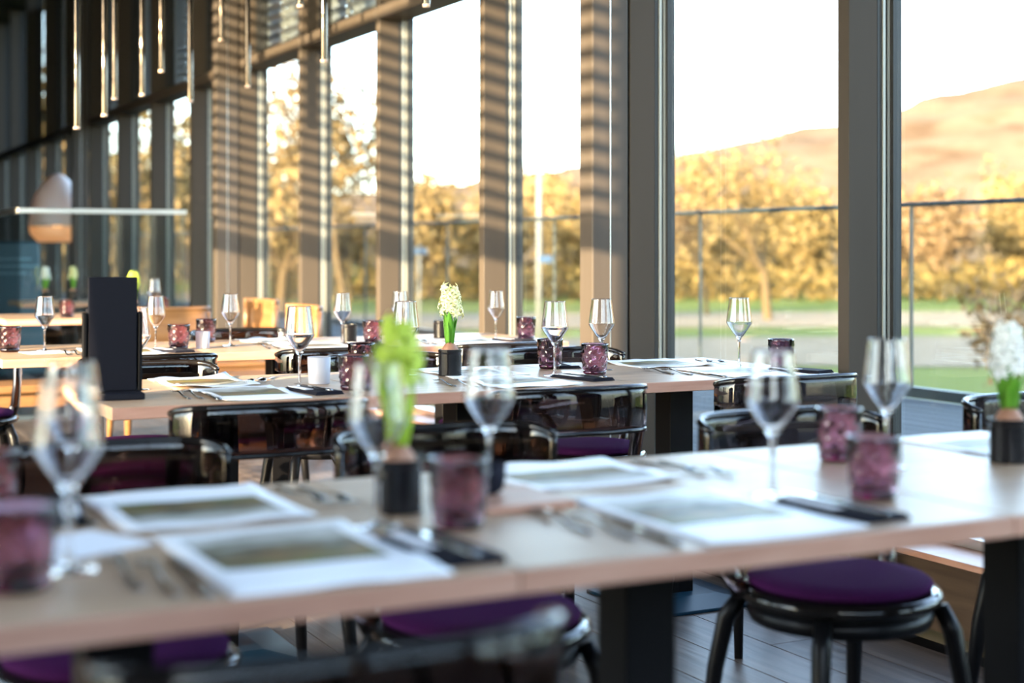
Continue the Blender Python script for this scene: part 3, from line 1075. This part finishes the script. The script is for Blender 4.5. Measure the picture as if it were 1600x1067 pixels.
wch = Series(make_wood_chair(), 'wooden armchairs at the farthest row')
for x, y, rz, lab in [
    (2.02, 8.33, 0.0, 'light wooden chair with curved solid back, sunlit, behind the small stemmed glasses'),
    (2.60, 9.00, 1.66, 'wooden chair with upright pale back against the window, left of the tall stemmed glass'),
    (2.52, 7.98, 1.60, 'wooden chair turned sideways by the window, right of the pale-backed one'),
]:
    wch.put((x, y, 0), rz, lab)

t = thing('wooden_bench', 'low sunlit wooden bench seen under the third row table at the left edge', 'bench', (1.22, 7.95, 0), 0.06)
obj('seat', bevel(MB().box(-0.36, 0.36, -0.17, 0.17, 0.42, 0.46).mesh('bench_seat'), 0.008, 2), 'wood_chair', t)
obj('apron', MB().box(-0.30, 0.30, -0.13, -0.11, 0.35, 0.42).box(-0.30, 0.30, 0.11, 0.13, 0.35, 0.42).mesh('bench_apron'), 'wood_chair', t)
for sx in (-1, 1):
    for sy in (-1, 1):
        obj('leg', MB().tube([(sx * 0.29, sy * 0.12, 0.42), (sx * 0.33, sy * 0.15, 0.0)], [0.026, 0.018], 10).mesh('bench_leg', True), 'wood_chair', t)

# ------------------------------------------------------------------ tableware
TZ = 0.7505


def make_wine():
    t = thing('wine_glass', '-', 'glass')
    th_ = 0.0010
    outer = [(0.0050, 0.0925), (0.0062, 0.0940), (0.0085, 0.0968), (0.0180, 0.1105), (0.0290, 0.1265), (0.0395, 0.1425), (0.0414, 0.1462), (0.0422, 0.1495), (0.0421, 0.1530), (0.0415, 0.1570), (0.0385, 0.1810), (0.0350, 0.2090), (0.0329, 0.2255), (0.0326, 0.2285)]
    inner = [(0.0324, 0.2296), (0.0320, 0.2300), (0.0316, 0.2296), (0.0316, 0.2285), (0.0319, 0.2255), (0.0340, 0.2090), (0.0375, 0.1810), (0.0405, 0.1570), (0.0411, 0.1530), (0.0412, 0.1500), (0.0404, 0.1470), (0.0385, 0.1436), (0.0280, 0.1278), (0.0170, 0.1122), (0.0080, 0.1010), (0.0045, 0.0990), (0.0, 0.0985)]
    obj('bowl', MB().lathe([(0.0, 0.0925)] + outer + inner, 40).mesh('wine_bowl', True), 'crystal', t)
    obj('stem', MB().lathe([(0, 0.0046), (0.0085, 0.0046), (0.0050, 0.012), (0.0036, 0.030), (0.0034, 0.060), (0.0042, 0.082), (0.0058, 0.0922), (0, 0.0922)], 16).mesh('wine_stem', True), 'crystal', t)
    obj('foot', MB().lathe([(0, 0), (0.036, 0.0), (0.0368, 0.0008), (0.036, 0.0016), (0.020, 0.0026), (0.009, 0.0044), (0, 0.0044)], 36).mesh('wine_foot', True), 'crystal', t)
    return t


wine = Series(make_wine(), 'stemmed wine glasses on the tables')
for x, y, s, lab in [
    (0.344, 1.871, 1, 'blurred stemmed wine glass nearest the camera at far left, beside the purple tumbler'),
    (0.406, 2.180, 1, 'stemmed wine glass just behind the nearest one at far left'),
    (0.785, 1.963, 1, 'stemmed wine glass in front of the black hyacinth can on the nearest table'),
    (1.059, 2.165, 1, 'stemmed wine glass behind the black bowl on the nearest table'),
    (1.441, 1.925, 1, 'stemmed wine glass at the corner of the right menu paper on the nearest table'),
    (1.813, 2.085, 1, 'stemmed wine glass behind the two purple tumblers at right of the nearest table'),
    (0.953, 4.186, 1, 'stemmed wine glass standing behind the black menu holder'),
    (1.378, 4.035, 1, 'sharp stemmed wine glass beside the white candle glass of the second row'),
    (1.804, 4.275, 1, 'stemmed wine glass left of the yellow hyacinth on the second row'),
    (2.215, 4.066, 1, 'stemmed wine glass in front of a purple tumbler, left of the folded dark napkin'),
    (2.456, 4.192, 1, 'stemmed wine glass before the lit steel column on the second row'),
    (2.916, 4.077, 1, 'stemmed wine glass alone before the large pane at the window end of the second row'),
    (1.008, 5.961, 0.91, 'small stemmed glass on the sunlit table at the left edge'),
    (1.398, 5.804, 0.91, 'small stemmed glass just right of the black menu holder, third row'),
    (1.734, 5.937, 0.91, 'small stemmed glass before the lit left column, third row'),
    (2.169, 5.809, 0.91, 'small stemmed glass beside a dark can on the third row'),
    (2.498, 5.984, 0.91, 'small stemmed glass peeking out behind a larger one, third row'),
    (2.889, 5.838, 0.91, 'small stemmed glass alone at the window end of the third row'),
    (1.915, 8.70, 0.95, 'far stemmed glass in front of the tiny yellow flower'),
    (2.10, 8.76, 0.95, 'far stemmed glass right of the tiny yellow flower'),
]:
    wine.put((x, y, TZ), R.uniform(0, 6), lab, s)


def make_tumbler():
    t = thing('purple_tumbler', '-', 'tumbler')

    def rad(z):
        s = z / 0.098
        return 0.0345 + 0.0085 * s ** 0.8
    prof = [(0.030, 0.0142)]
    rows = 11
    for i in range(rows):
        z = 0.016 + (0.086 - 0.016) * i / (rows - 1)
        prof.append((rad(z), z))
    prof += [(rad(0.092), 0.092), (rad(0.097), 0.0975), (rad(0.097) - 0.0012, 0.098), (rad(0.096) - 0.0030, 0.0972), (rad(0.05) - 0.0036, 0.05), (rad(0.02) - 0.0045, 0.0215), (0.026, 0.0165), (0.0, 0.0160)]

    def mod(r, z, a, i):
        if 2 <= i < 2 + rows:
            j = i - 2
            return r + 0.0026 * math.cos(a * 9) * (0, 1, 0, -1)[j % 4]
        return r
    obj('body', MB().lathe([(0, 0.0142)] + prof, 56, mod=mod).mesh('tumbler_body', True), 'amethyst', t)
    obj('base', MB().lathe([(0, 0), (0.029, 0), (0.0330, 0.0012), (rad(0.007) + 0.0005, 0.007), (rad(0.0135), 0.0135), (rad(0.0135) - 0.001, 0.0140), (0, 0.0140)], 40).mesh('tumbler_base', True), 'amethyst_base', t)
    return t


tum = Series(make_tumbler(), 'purple embossed tumblers on the tables')
for x, y, lab in [
    (1.567, 1.833, 'purple tumbler beside the white napkin knife on the right of the nearest table, catching light'),
    (1.791, 2.190, 'purple tumbler just behind the brighter one at right of the nearest table'),
    (0.885, 1.907, 'purple tumbler left of the black bowl on the nearest table'),
    (0.273, 1.784, 'large blurred purple tumbler cut by the left frame edge'),
    (0.310, 2.300, 'purple tumbler behind the blurred one at the left frame edge'),
    (2.337, 4.031, 'sharp pinkish tumbler standing on the dark napkin of the second row'),
    (2.330, 4.310, 'dark purple tumbler behind a stemmed glass, left of the pinkish one on the second row'),
    (1.699, 4.382, 'purple tumbler behind another one, left of the blurred lime hyacinth'),
    (1.490, 3.905, 'purple tumbler right of the white candle glass on the second row'),
    (2.995, 3.955, 'amber-brown purple tumbler at the window end corner of the second row'),
    (0.876, 5.947, 'purple tumbler on the sunlit table at the left frame edge'),
    (1.485, 5.790, 'sunlit reddish tumbler before the wooden chair back, third row'),
    (1.703, 6.188, 'purple tumbler behind the small white candle glass, third row'),
    (2.281, 5.751, 'purple tumbler in the middle of the third row, right of a small stemmed glass'),
    (2.984, 5.737, 'purple tumbler at the window end of the third row'),
    (1.612, 8.80, 'far purple tumbler just left of the black menu holder'),
    (2.22, 9.05, 'far tiny tumbler above the wooden chair back'),
]:
    tum.put((x, y, TZ), R.uniform(0, 6), lab)


def make_votive():
    t = thing('candle_glass', '-', 'candle holder')
    obj('cup', MB().lathe([(0, 0), (0.029, 0), (0.031, 0.003), (0.0335, 0.078), (0.0315, 0.0785), (0.0285, 0.012), (0, 0.010)], 32).mesh('votive_cup', True), 'frosted', t)
    obj('candle', MB().lathe([(0, 0.0105), (0.026, 0.0125), (0.0275, 0.05), (0, 0.052)], 24).mesh('votive_candle', True), 'candle_wax', t)
    return t


vot = Series(make_votive(), 'white frosted candle glasses')
vot.put((1.470, 4.13, TZ), 0, 'white frosted candle glass beside the sharp wine glass of the second row')
vot.put((1.588, 5.82, TZ), 0, 'small white frosted candle glass on the third row beside the reddish tumbler', 0.85)


def make_hyacinth(petal, leafm, seed, with_can=True, flower=True, fh=0.085, leafh=0.10):
    r = random.Random(seed)
    t = thing('hyacinth_can', '-', 'plant')
    prof = [(0, 0.0), (0.0345, 0.0)]
    z = 0.003
    while z < 0.066:
        prof += [(0.0355, z), (0.0355, z + 0.0026), (0.0342, z + 0.0032), (0.0342, z + 0.0052)]
        z += 0.0058
    prof += [(0.0360, 0.072), (0.0362, 0.080), (0.0345, 0.080), (0.0340, 0.070), (0, 0.068)]
    obj('can', MB().lathe(prof, 36).mesh('can'), 'black_can', t)
    if not flower:
        return t
    obj('bulb', MB().lathe([(0, 0.069), (0.024, 0.070), (0.026, 0.080), (0.017, 0.094), (0.008, 0.103), (0, 0.104)], 20).mesh('bulb_' + str(seed), True), 'bulb', t)
    for i in range(6):
        a = i * 1.047 + r.uniform(-0.25, 0.25)
        ln = leafh * r.uniform(0.8, 1.25)
        lean = r.uniform(0.08, 0.30)
        vs, fs = [], []
        n = 7
        for k in range(n + 1):
            s = k / n
            w = 0.0145 * math.sin(PI * min(1, (0.22 + 0.78 * s))) + 0.0008
            out = 0.006 + lean * ln * s ** 1.5
            p = Vector((math.cos(a) * out, math.sin(a) * out, 0.094 + ln * s * (1 - 0.12 * s)))
            sd = Vector((-math.sin(a), math.cos(a), 0))
            nn = Vector((math.cos(a), math.sin(a), 0)) * 0.0022
            vs += [p - sd * w + nn * 1.2, p - nn * 0.3, p + sd * w + nn * 1.2, p + nn * 0.8]
        for k in range(n):
            b = 4 * k
            for j in range(4):
                j2 = (j + 1) % 4
                fs.append((b + j, b + j2, b + 4 + j2, b + 4 + j))
        fs += [(0, 1, 2, 3), (4 * n, 4 * n + 1, 4 * n + 2, 4 * n + 3)]
        obj('leaf', mesh_from('leaf_%d_%d' % (seed, i), vs, fs, True), leafm, t)
    top = 0.100 + leafh * 0.72
    obj('flower_stem', MB().tube([(0, 0, 0.095), (0.001, 0.001, top), (0.002, -0.001, top + fh * 0.95)], [0.0045, 0.004, 0.002], 8).mesh('stem_%d' % seed, True), leafm, t)
    fl = MB()
    nfl = 28
    for i in range(nfl):
        s = i / nfl
        z = top + fh * s
        a = i * 2.399
        rr = 0.030 * (1 - 0.42 * s * s) * r.uniform(0.7, 1.3)
        c = Vector((math.cos(a) * rr, math.sin(a) * rr, z))
        ax = Vector((math.cos(a), math.sin(a), 0.25)).normalized()
        e1 = ax.orthogonal().normalized()
        e2 = ax.cross(e1)
        fl.tube([Vector((0, 0, z - 0.004)), c], [0.0022, 0.0040], 6, False)
        for k in range(6):
            b = k * PI / 3 + r.uniform(-0.15, 0.15)
            d = (e1 * math.cos(b) + e2 * math.sin(b))
            sd = ax.cross(d)
            p1 = c + d * 0.009 + ax * 0.004
            p2 = c + d * 0.0195 - ax * 0.002
            w = 0.0040
            fl.add([c, p1 - sd * w, p2, p1 + sd * w], [(0, 1, 2, 3)])
    q = obj('flower_spike', fl.mesh('spike_%d' % seed), petal, t)
    return t


def hya(x, y, label, petal, leafm, seed, s=1.0, flower=True, rz=0.0, fh=0.085, leafh=0.10):
    t = make_hyacinth(petal, leafm, seed, True, flower, fh, leafh)
    t.location = (x, y, TZ)
    t.rotation_euler = (0, 0, rz)
    t.scale = (s, s, s)
    tag(t, label, 'plant' if flower else 'can', 'hyacinths in black ribbed cans')
    if not flower:
        t.name = 'ribbed_can'
    return t


hya(1.926, 4.213, 'sharp yellow-white hyacinth in a black ribbed can on the second row', 'petal_white', 'leaf_green', 31, 1.02, fh=0.088, leafh=0.118)
hya(0.857, 2.059, 'blurred lime-green hyacinth in a black ribbed can on the nearest table', 'petal_lime', 'leaf_lime', 32, 1.0, fh=0.09, leafh=0.13)
hya(2.058, 2.035, 'white hyacinth in a black ribbed can at the right frame edge', 'petal_pale', 'leaf_green', 33, 1.0, fh=0.09, leafh=0.085, rz=1.0)
hya(1.99, 8.80, 'tiny far hyacinth with yellow flower seen through stemmed glasses', 'petal_lime', 'leaf_lime', 34, 1.0)
hya(1.95, 11.50, 'far pale hyacinth behind the glass screen, left of two on the small table', 'petal_pale', 'leaf_green', 37, 1.0)
hya(2.17, 11.60, 'far pale hyacinth behind the glass screen, right of two on the small table', 'petal_white', 'leaf_green', 38, 1.0)
hya(2.714, 6.032, 'plain black can behind the yellow hyacinth on the third row', 'petal_white', 'leaf_green', 35, 0.95, False)
hya(2.238, 5.917, 'plain black can right of a small stemmed glass on the third row', 'petal_white', 'leaf_green', 36, 0.95, False)

# black bowl on a small wooden board
bo = obj('small_bowl', MB().lathe([(0, 0), (0.018, 0), (0.026, 0.006), (0.0295, 0.020), (0.031, 0.046), (0.0292, 0.046), (0.027, 0.020), (0.022, 0.009), (0, 0.006)], 36).mesh('small_bowl', True), 'napkin', None, (1.015, 2.085, TZ + 0.0125))
tag(bo, 'small matt black bowl on a little board on the nearest table', 'bowl')
bd = obj('serving_board', bevel(MB().box(-0.075, 0.075, -0.085, 0.085, 0, 0.0118).mesh('serving_board'), 0.002, 2), 'oak_edge', None, (1.035, 2.055, TZ))
tag(bd, 'small wooden board under the black bowl on the nearest table', 'board')

# menu holder
t = thing('menu_holder', 'upright black menu in a black holder on the left end of the second row', 'menu holder', (0.845, 3.985, TZ), math.radians(-6))
obj('base', bevel(MB().box(-0.075, 0.075, -0.085, 0.05, 0, 0.018).mesh('holder_base'), 0.004, 2), 'board_black', t)
obj('back_plate', bevel(MB().box(-0.066, 0.066, 0.012, 0.024, 0.018, 0.235).mesh('holder_back'), 0.003, 2), 'board_black', t, (0, 0, 0), (math.radians(4), 0, 0))
for s in (-1, 1):
    obj('side_post', bevel(MB().box(s * 0.071 - 0.005, s * 0.071 + 0.005, -0.012, 0.024, 0.018, 0.225).mesh('holder_side%d' % s), 0.002, 1), 'black_metal', t, (0, 0, 0), (math.radians(4), 0, 0))
obj('menu', bevel(MB().box(-0.062, 0.062, -0.008, 0.011, 0.019, 0.318).mesh('menu_booklet'), 0.002, 2), 'board_black', t, (0, 0, 0), (math.radians(4), 0, 0))

# paper menus used as place mats


def paper_mesh(name, w, h, seed, curl=0.010):
    n = 14
    top, vs, fs = [], [], []
    for lay in (0, 1):
        for j in range(n + 1):
            for i in range(n + 1):
                x = -w / 2 + w * i / n
                y = -h / 2 + h * j / n
                q = noise.noise(Vector((x * 9 + seed * 4.1, y * 9, seed)))
                e = max(abs(x) / (w / 2), abs(y) / (h / 2))
                z = 0.0006 + max(0, q) * curl * 0.8 * (0.3 + 0.7 * e)
                cx = (x / (w / 2)) * (y / (h / 2))
                z += max(0, cx * math.cos(seed)) ** 3 * curl * 0.8
                vs.append((x, y, z + lay * 0.0012))
    W = n + 1
    B = W * W
    for j in range(n):
        for i in range(n):
            a = j * W + i
            fs.append((a, a + 1, a + W + 1, a + W))
            fs.append((B + a, B + a + 1, B + a + W + 1, B + a + W))
    for i in range(n):
        for a, b in ((i, i + 1), (n * W + i, n * W + i + 1), (i * W, (i + 1) * W), (i * W + n, (i + 1) * W + n)):
            fs.append((a, b, B + b, B + a))
    return mesh_from(name, vs, fs, True)


def paper(x0, x1, y0, y1, rot, seed, pm_, label, rz=0.0, curl=0.010):
    me = paper_mesh('paper_%d' % seed, 0.272, 0.375, seed, curl)
    o = obj('paper_menu', me, pm_, None, ((x0 + x1) / 2, (y0 + y1) / 2, TZ), (0, 0, rot + rz))
    o.scale = ((x1 - x0) / 0.272, (y1 - y0) / 0.375, 1)
    tag(o, label, 'menu', 'printed paper menus laid as place mats')


paper(0.457, 0.735, 2.070, 2.400, PI, 1, 'print_a', 'paper menu with a printed landscape on the far side of the nearest table, at left')
paper(0.480, 0.752, 1.632, 2.020, 0, 2, 'print_b', 'paper menu with a printed landscape at the near edge of the nearest table, at left')
paper(1.115, 1.405, 2.125, 2.400, PI, 3, 'print_c', 'pale glaring paper menu behind the black bowl on the nearest table')
paper(1.122, 1.390, 1.635, 2.022, 0, 4, 'print_a', 'pale glaring paper menu at the near edge of the nearest table, in the middle')
paper(2.075, 2.345, 2.095, 2.400, PI, 5, 'print_b', 'pale paper menu left of the white hyacinth can at right')
paper(1.060, 1.300, 4.150, 4.505, PI, 6, 'print_b', 'curled paper menu catching warm light, right of the black menu holder', curl=0.02)
paper(1.083, 1.315, 3.745, 4.110, 0, 7, 'print_c', 'paper menu at the near edge of the second row, above a dark chair back')
paper(1.900, 2.165, 4.130, 4.500, PI, 8, 'print_c', 'white paper menu under the yellow hyacinth can')
paper(1.870, 2.130, 3.740, 4.110, 0, 9, 'print_a', 'white paper menu at the near edge of the second row before the yellow hyacinth')
paper(2.600, 2.900, 4.170, 4.505, PI, 10, 'print_b', 'curled paper menu on the far side of the second row before the big pane', curl=0.02)
paper(2.660, 2.940, 3.745, 4.120, 0, 11, 'print_c', 'white paper menu at the near edge of the second row, window end')
paper(1.860, 2.120, 5.945, 6.310, PI, 12, 'print_b', 'curled paper menu on the far side of the third row', curl=0.025)
paper(1.890, 2.170, 5.560, 5.925, 0, 13, 'print_c', 'paper menu at the near edge of the third row, left of the purple tumbler')
paper(2.560, 2.830, 5.560, 5.925, 0, 14, 'print_a', 'white paper menu at the near edge of the third row behind the yellow hyacinth')
paper(1.120, 1.390, 5.560, 5.925, 0, 15, 'print_a', 'white paper menu on the sunlit table behind the black menu holder')


# cutlery
def make_fork():
    t = thing('fork', '-', 'fork')
    pts = []
    for i in range(13):
        s = i / 12
        y = -0.10 + 0.145 * s
        pts.append((0, y, 0.0022 + 0.008 * max(0, (s - 0.45) / 0.55) ** 1.2 * (1.0 if s < 0.9 else 0.97)))
    obj('handle', MB().tube(pts, [0.0062, 0.0066, 0.0064, 0.0060, 0.0055, 0.0050, 0.0044, 0.0038, 0.0034, 0.0032, 0.0034, 0.0040, 0.0050], 8, True, 0.32).mesh('fork_handle', True), 'steel', t)
    sh_ = obj('shoulder', MB().tube([(0, 0.044, 0.0098), (0, 0.052, 0.0085), (0, 0.063, 0.0062)], [0.0050, 0.0105, 0.0112], 8, True, 0.16).mesh('fork_shoulder', True), 'steel', t)
    for i, x in enumerate((-0.0095, -0.0032, 0.0032, 0.0095)):
        obj('tine', MB().tube([(x, 0.062, 0.0062), (x, 0.080, 0.0042), (x * 0.98, 0.105, 0.0068)], [0.0019, 0.0018, 0.0009], 6, True, 0.7).mesh('tine_%d' % i, True), 'steel', sh_)
    return t


def make_knife():
    t = thing('table_knife', '-', 'knife')
    obj('handle', MB().tube([(0, -0.11, 0.004), (0, -0.09, 0.004), (0, -0.02, 0.004), (0, 0.002, 0.004)], [0.0066, 0.0074, 0.0058, 0.0048], 8, True, 0.5).mesh('knife_handle', True), 'steel', t)
    pr = [(-0.005, 0.0), (0.007, 0.0), (0.0085, 0.05), (0.0075, 0.085), (0.001, 0.112), (-0.005, 0.116)]
    vs = [(x, y, z) for z in (0.0034, 0.0048) for (x, y) in pr]
    n = len(pr)
    fs = [tuple(range(n)), tuple(range(n, 2 * n))] + [(i, (i + 1) % n, n + (i + 1) % n, n + i) for i in range(n)]
    obj('blade', mesh_from('knife_blade', vs, fs), 'steel', t)
    return t


forks = Series(make_fork(), 'steel forks beside the menus')
knives = Series(make_knife(), 'steel knives beside the menus')
for x, y, rz, lab in [
    (0.400, 1.815, -0.05, 'outer fork left of the near printed menu on the nearest table, dark and blurred'),
    (0.430, 1.770, -0.05, 'inner fork left of the near printed menu on the nearest table'),
    (0.775, 2.250, PI + 0.1, 'dark fork right of the far printed menu on the nearest table'),
    (0.808, 2.235, PI + 0.1, 'dark fork by the table joint, outermost right of the far printed menu'),
    (1.030, 1.875, -0.08, 'outer fork in front of the black bowl on the nearest table'),
    (1.062, 1.815, -0.08, 'inner fork beside the pale near menu in the middle of the nearest table'),
    (1.455, 2.250, PI + 0.1, 'fork right of the pale far menu on the nearest table, inner of two'),
    (1.490, 2.215, PI + 0.1, 'fork right of the pale far menu on the nearest table, outer of two'),
    (2.140, 1.930, -0.2, 'fork beside the black can of the white hyacinth at the right frame edge'),
    (1.020, 3.950, -0.05, 'outer fork of the sharp pair beside the menu on the second row, left end'),
    (1.050, 3.945, -0.05, 'inner fork of the sharp pair beside the menu on the second row, left end'),
    (1.330, 4.300, PI - 0.5, 'fork behind the second row menu at left, tines raised, inner of two'),
    (1.370, 4.310, PI - 0.5, 'fork behind the second row menu at left, tines raised, outer of two'),
    (1.795, 3.960, -0.15, 'fork at the foot of the yellow hyacinth can, outer of two'),
    (1.835, 3.935, -0.15, 'fork at the foot of the yellow hyacinth can, inner of two'),
    (2.570, 4.030, -0.1, 'outer fork right of the pinkish tumbler on the second row'),
    (2.610, 3.985, -0.1, 'inner fork right of the pinkish tumbler on the second row'),
    (2.950, 4.330, PI - 0.3, 'fork lying at the right end of the curled menu by the big pane, second row'),
    (2.985, 4.310, PI - 0.3, 'fork nearest the window at the end of the second row'),
    (1.820, 5.760, -0.1, 'outer fork left of the third row menu, sunlit table'),
    (1.855, 5.750, -0.1, 'inner fork left of the third row menu, sunlit table'),
    (2.500, 5.760, -0.1, 'outer fork on the third row behind the blurred lime hyacinth'),
    (2.530, 5.750, -0.1, 'inner fork on the third row behind the blurred lime hyacinth'),
    (1.050, 5.760, -0.1, 'outer fork on the sunlit table just left of the black menu holder'),
    (1.085, 5.750, -0.1, 'inner fork on the sunlit table just left of the black menu holder'),
]:
    forks.put((x, y, TZ), rz, lab)
for x, y, rz, z, lab in [
    (1.090, 1.760, -0.05, 0, 'bright table knife along the near pale menu in the middle of the nearest table'),
    (0.462, 1.755, -0.05, 0, 'dark blurred knife along the near printed menu at left'),
    (0.792, 1.775, 0.05, 0.0095, 'knife lying on the black napkin at the middle of the nearest table'),
    (1.443, 1.770, 0.05, 0.0095, 'knife lying on the black napkin at right of the nearest table'),
    (1.862, 3.875, -0.3, 0, 'knife in front of the yellow hyacinth can on the second row'),
    (2.645, 3.860, -0.1, 0, 'knife along the near menu at the window end of the second row'),
    (1.372, 3.900, 0.1, 0.0095, 'knife lying on the black napkin in front of the white candle glass'),
    (2.230, 3.920, 0.15, 0.0095, 'knife lying on the black napkin under the pinkish tumbler'),
    (1.080, 3.890, -0.05, 0, 'knife beside the sharp pair of forks on the second row'),
]:
    knives.put((x, y, TZ + z), rz, lab)

# napkins: folded cloth pouches
nm = MB()
for k in range(3):
    o_ = 0.003 * k
    nm.box(-0.042 + o_, 0.042 - o_ * 0.3, -0.105 + o_, 0.105 - o_, 0.003 * k + 0.0001, 0.003 * k + 0.0029)
napm = bevel(nm.mesh('napkin_fold'), 0.0012, 2)
wl = MB()
wl.box(-0.034, -0.009, -0.02, 0.095, 0.0091, 0.0099)
whm = wl.mesh('napkin_paper')
proto = thing('napkin_pouch', '-', 'napkin')
obj('fold', napm, 'napkin', proto)
obj('inner_sheet', whm, 'napkin_white', proto, label='strip of white paper showing in the fold')
naps = Series(proto, 'folded black napkins beside the menus')
for x, y, rz, lab in [
    (0.795, 1.770, 0.05, 'folded black napkin at the near edge of the nearest table, below the purple tumbler'),
    (1.445, 1.765, 0.05, 'folded black napkin right of the pale near menu on the nearest table'),
    (1.372, 3.900, 0.10, 'folded black napkin in front of the white candle glass on the second row'),
    (2.235, 3.930, 0.15, 'folded black napkin reaching under the pinkish tumbler on the second row'),
    (2.410, 4.380, 2.9, 'folded black napkin behind the pinkish tumbler, far side of the second row'),
    (2.990, 3.855, 0.3, 'folded black napkin at the window end corner of the second row'),
    (1.440, 5.700, 0.2, 'folded black napkin under the reddish tumbler on the third row'),
    (2.230, 5.700, 0.2, 'folded black napkin before the tumbler in the middle of the third row'),
    (2.900, 5.690, 0.2, 'folded black napkin before the tumbler at the window end of the third row'),
    (0.400, 2.290, 3.0, 'folded black napkin behind the blurred stemmed glasses at left'),
]:
    naps.put((x, y, TZ), rz, lab)
o = obj('paper_napkin', bevel(MB().box(-0.085, 0.085, -0.07, 0.07, 0, 0.002).mesh('paper_napkin'), 0.0005, 1), 'napkin_white', None, (0.372, 2.01, TZ), (0, 0, 0.45))
tag(o, 'white paper napkin lying between the two stemmed glasses at far left', 'napkin')
o = obj('paper_napkin', bevel(MB().box(-0.085, 0.085, -0.07, 0.07, 0, 0.002).mesh('paper_napkin'), 0.0005, 1), 'napkin_white', None, (1.00, 5.85, TZ), (0, 0, 0.2))
tag(o, 'white paper napkin under the small stemmed glass on the sunlit left table', 'napkin')
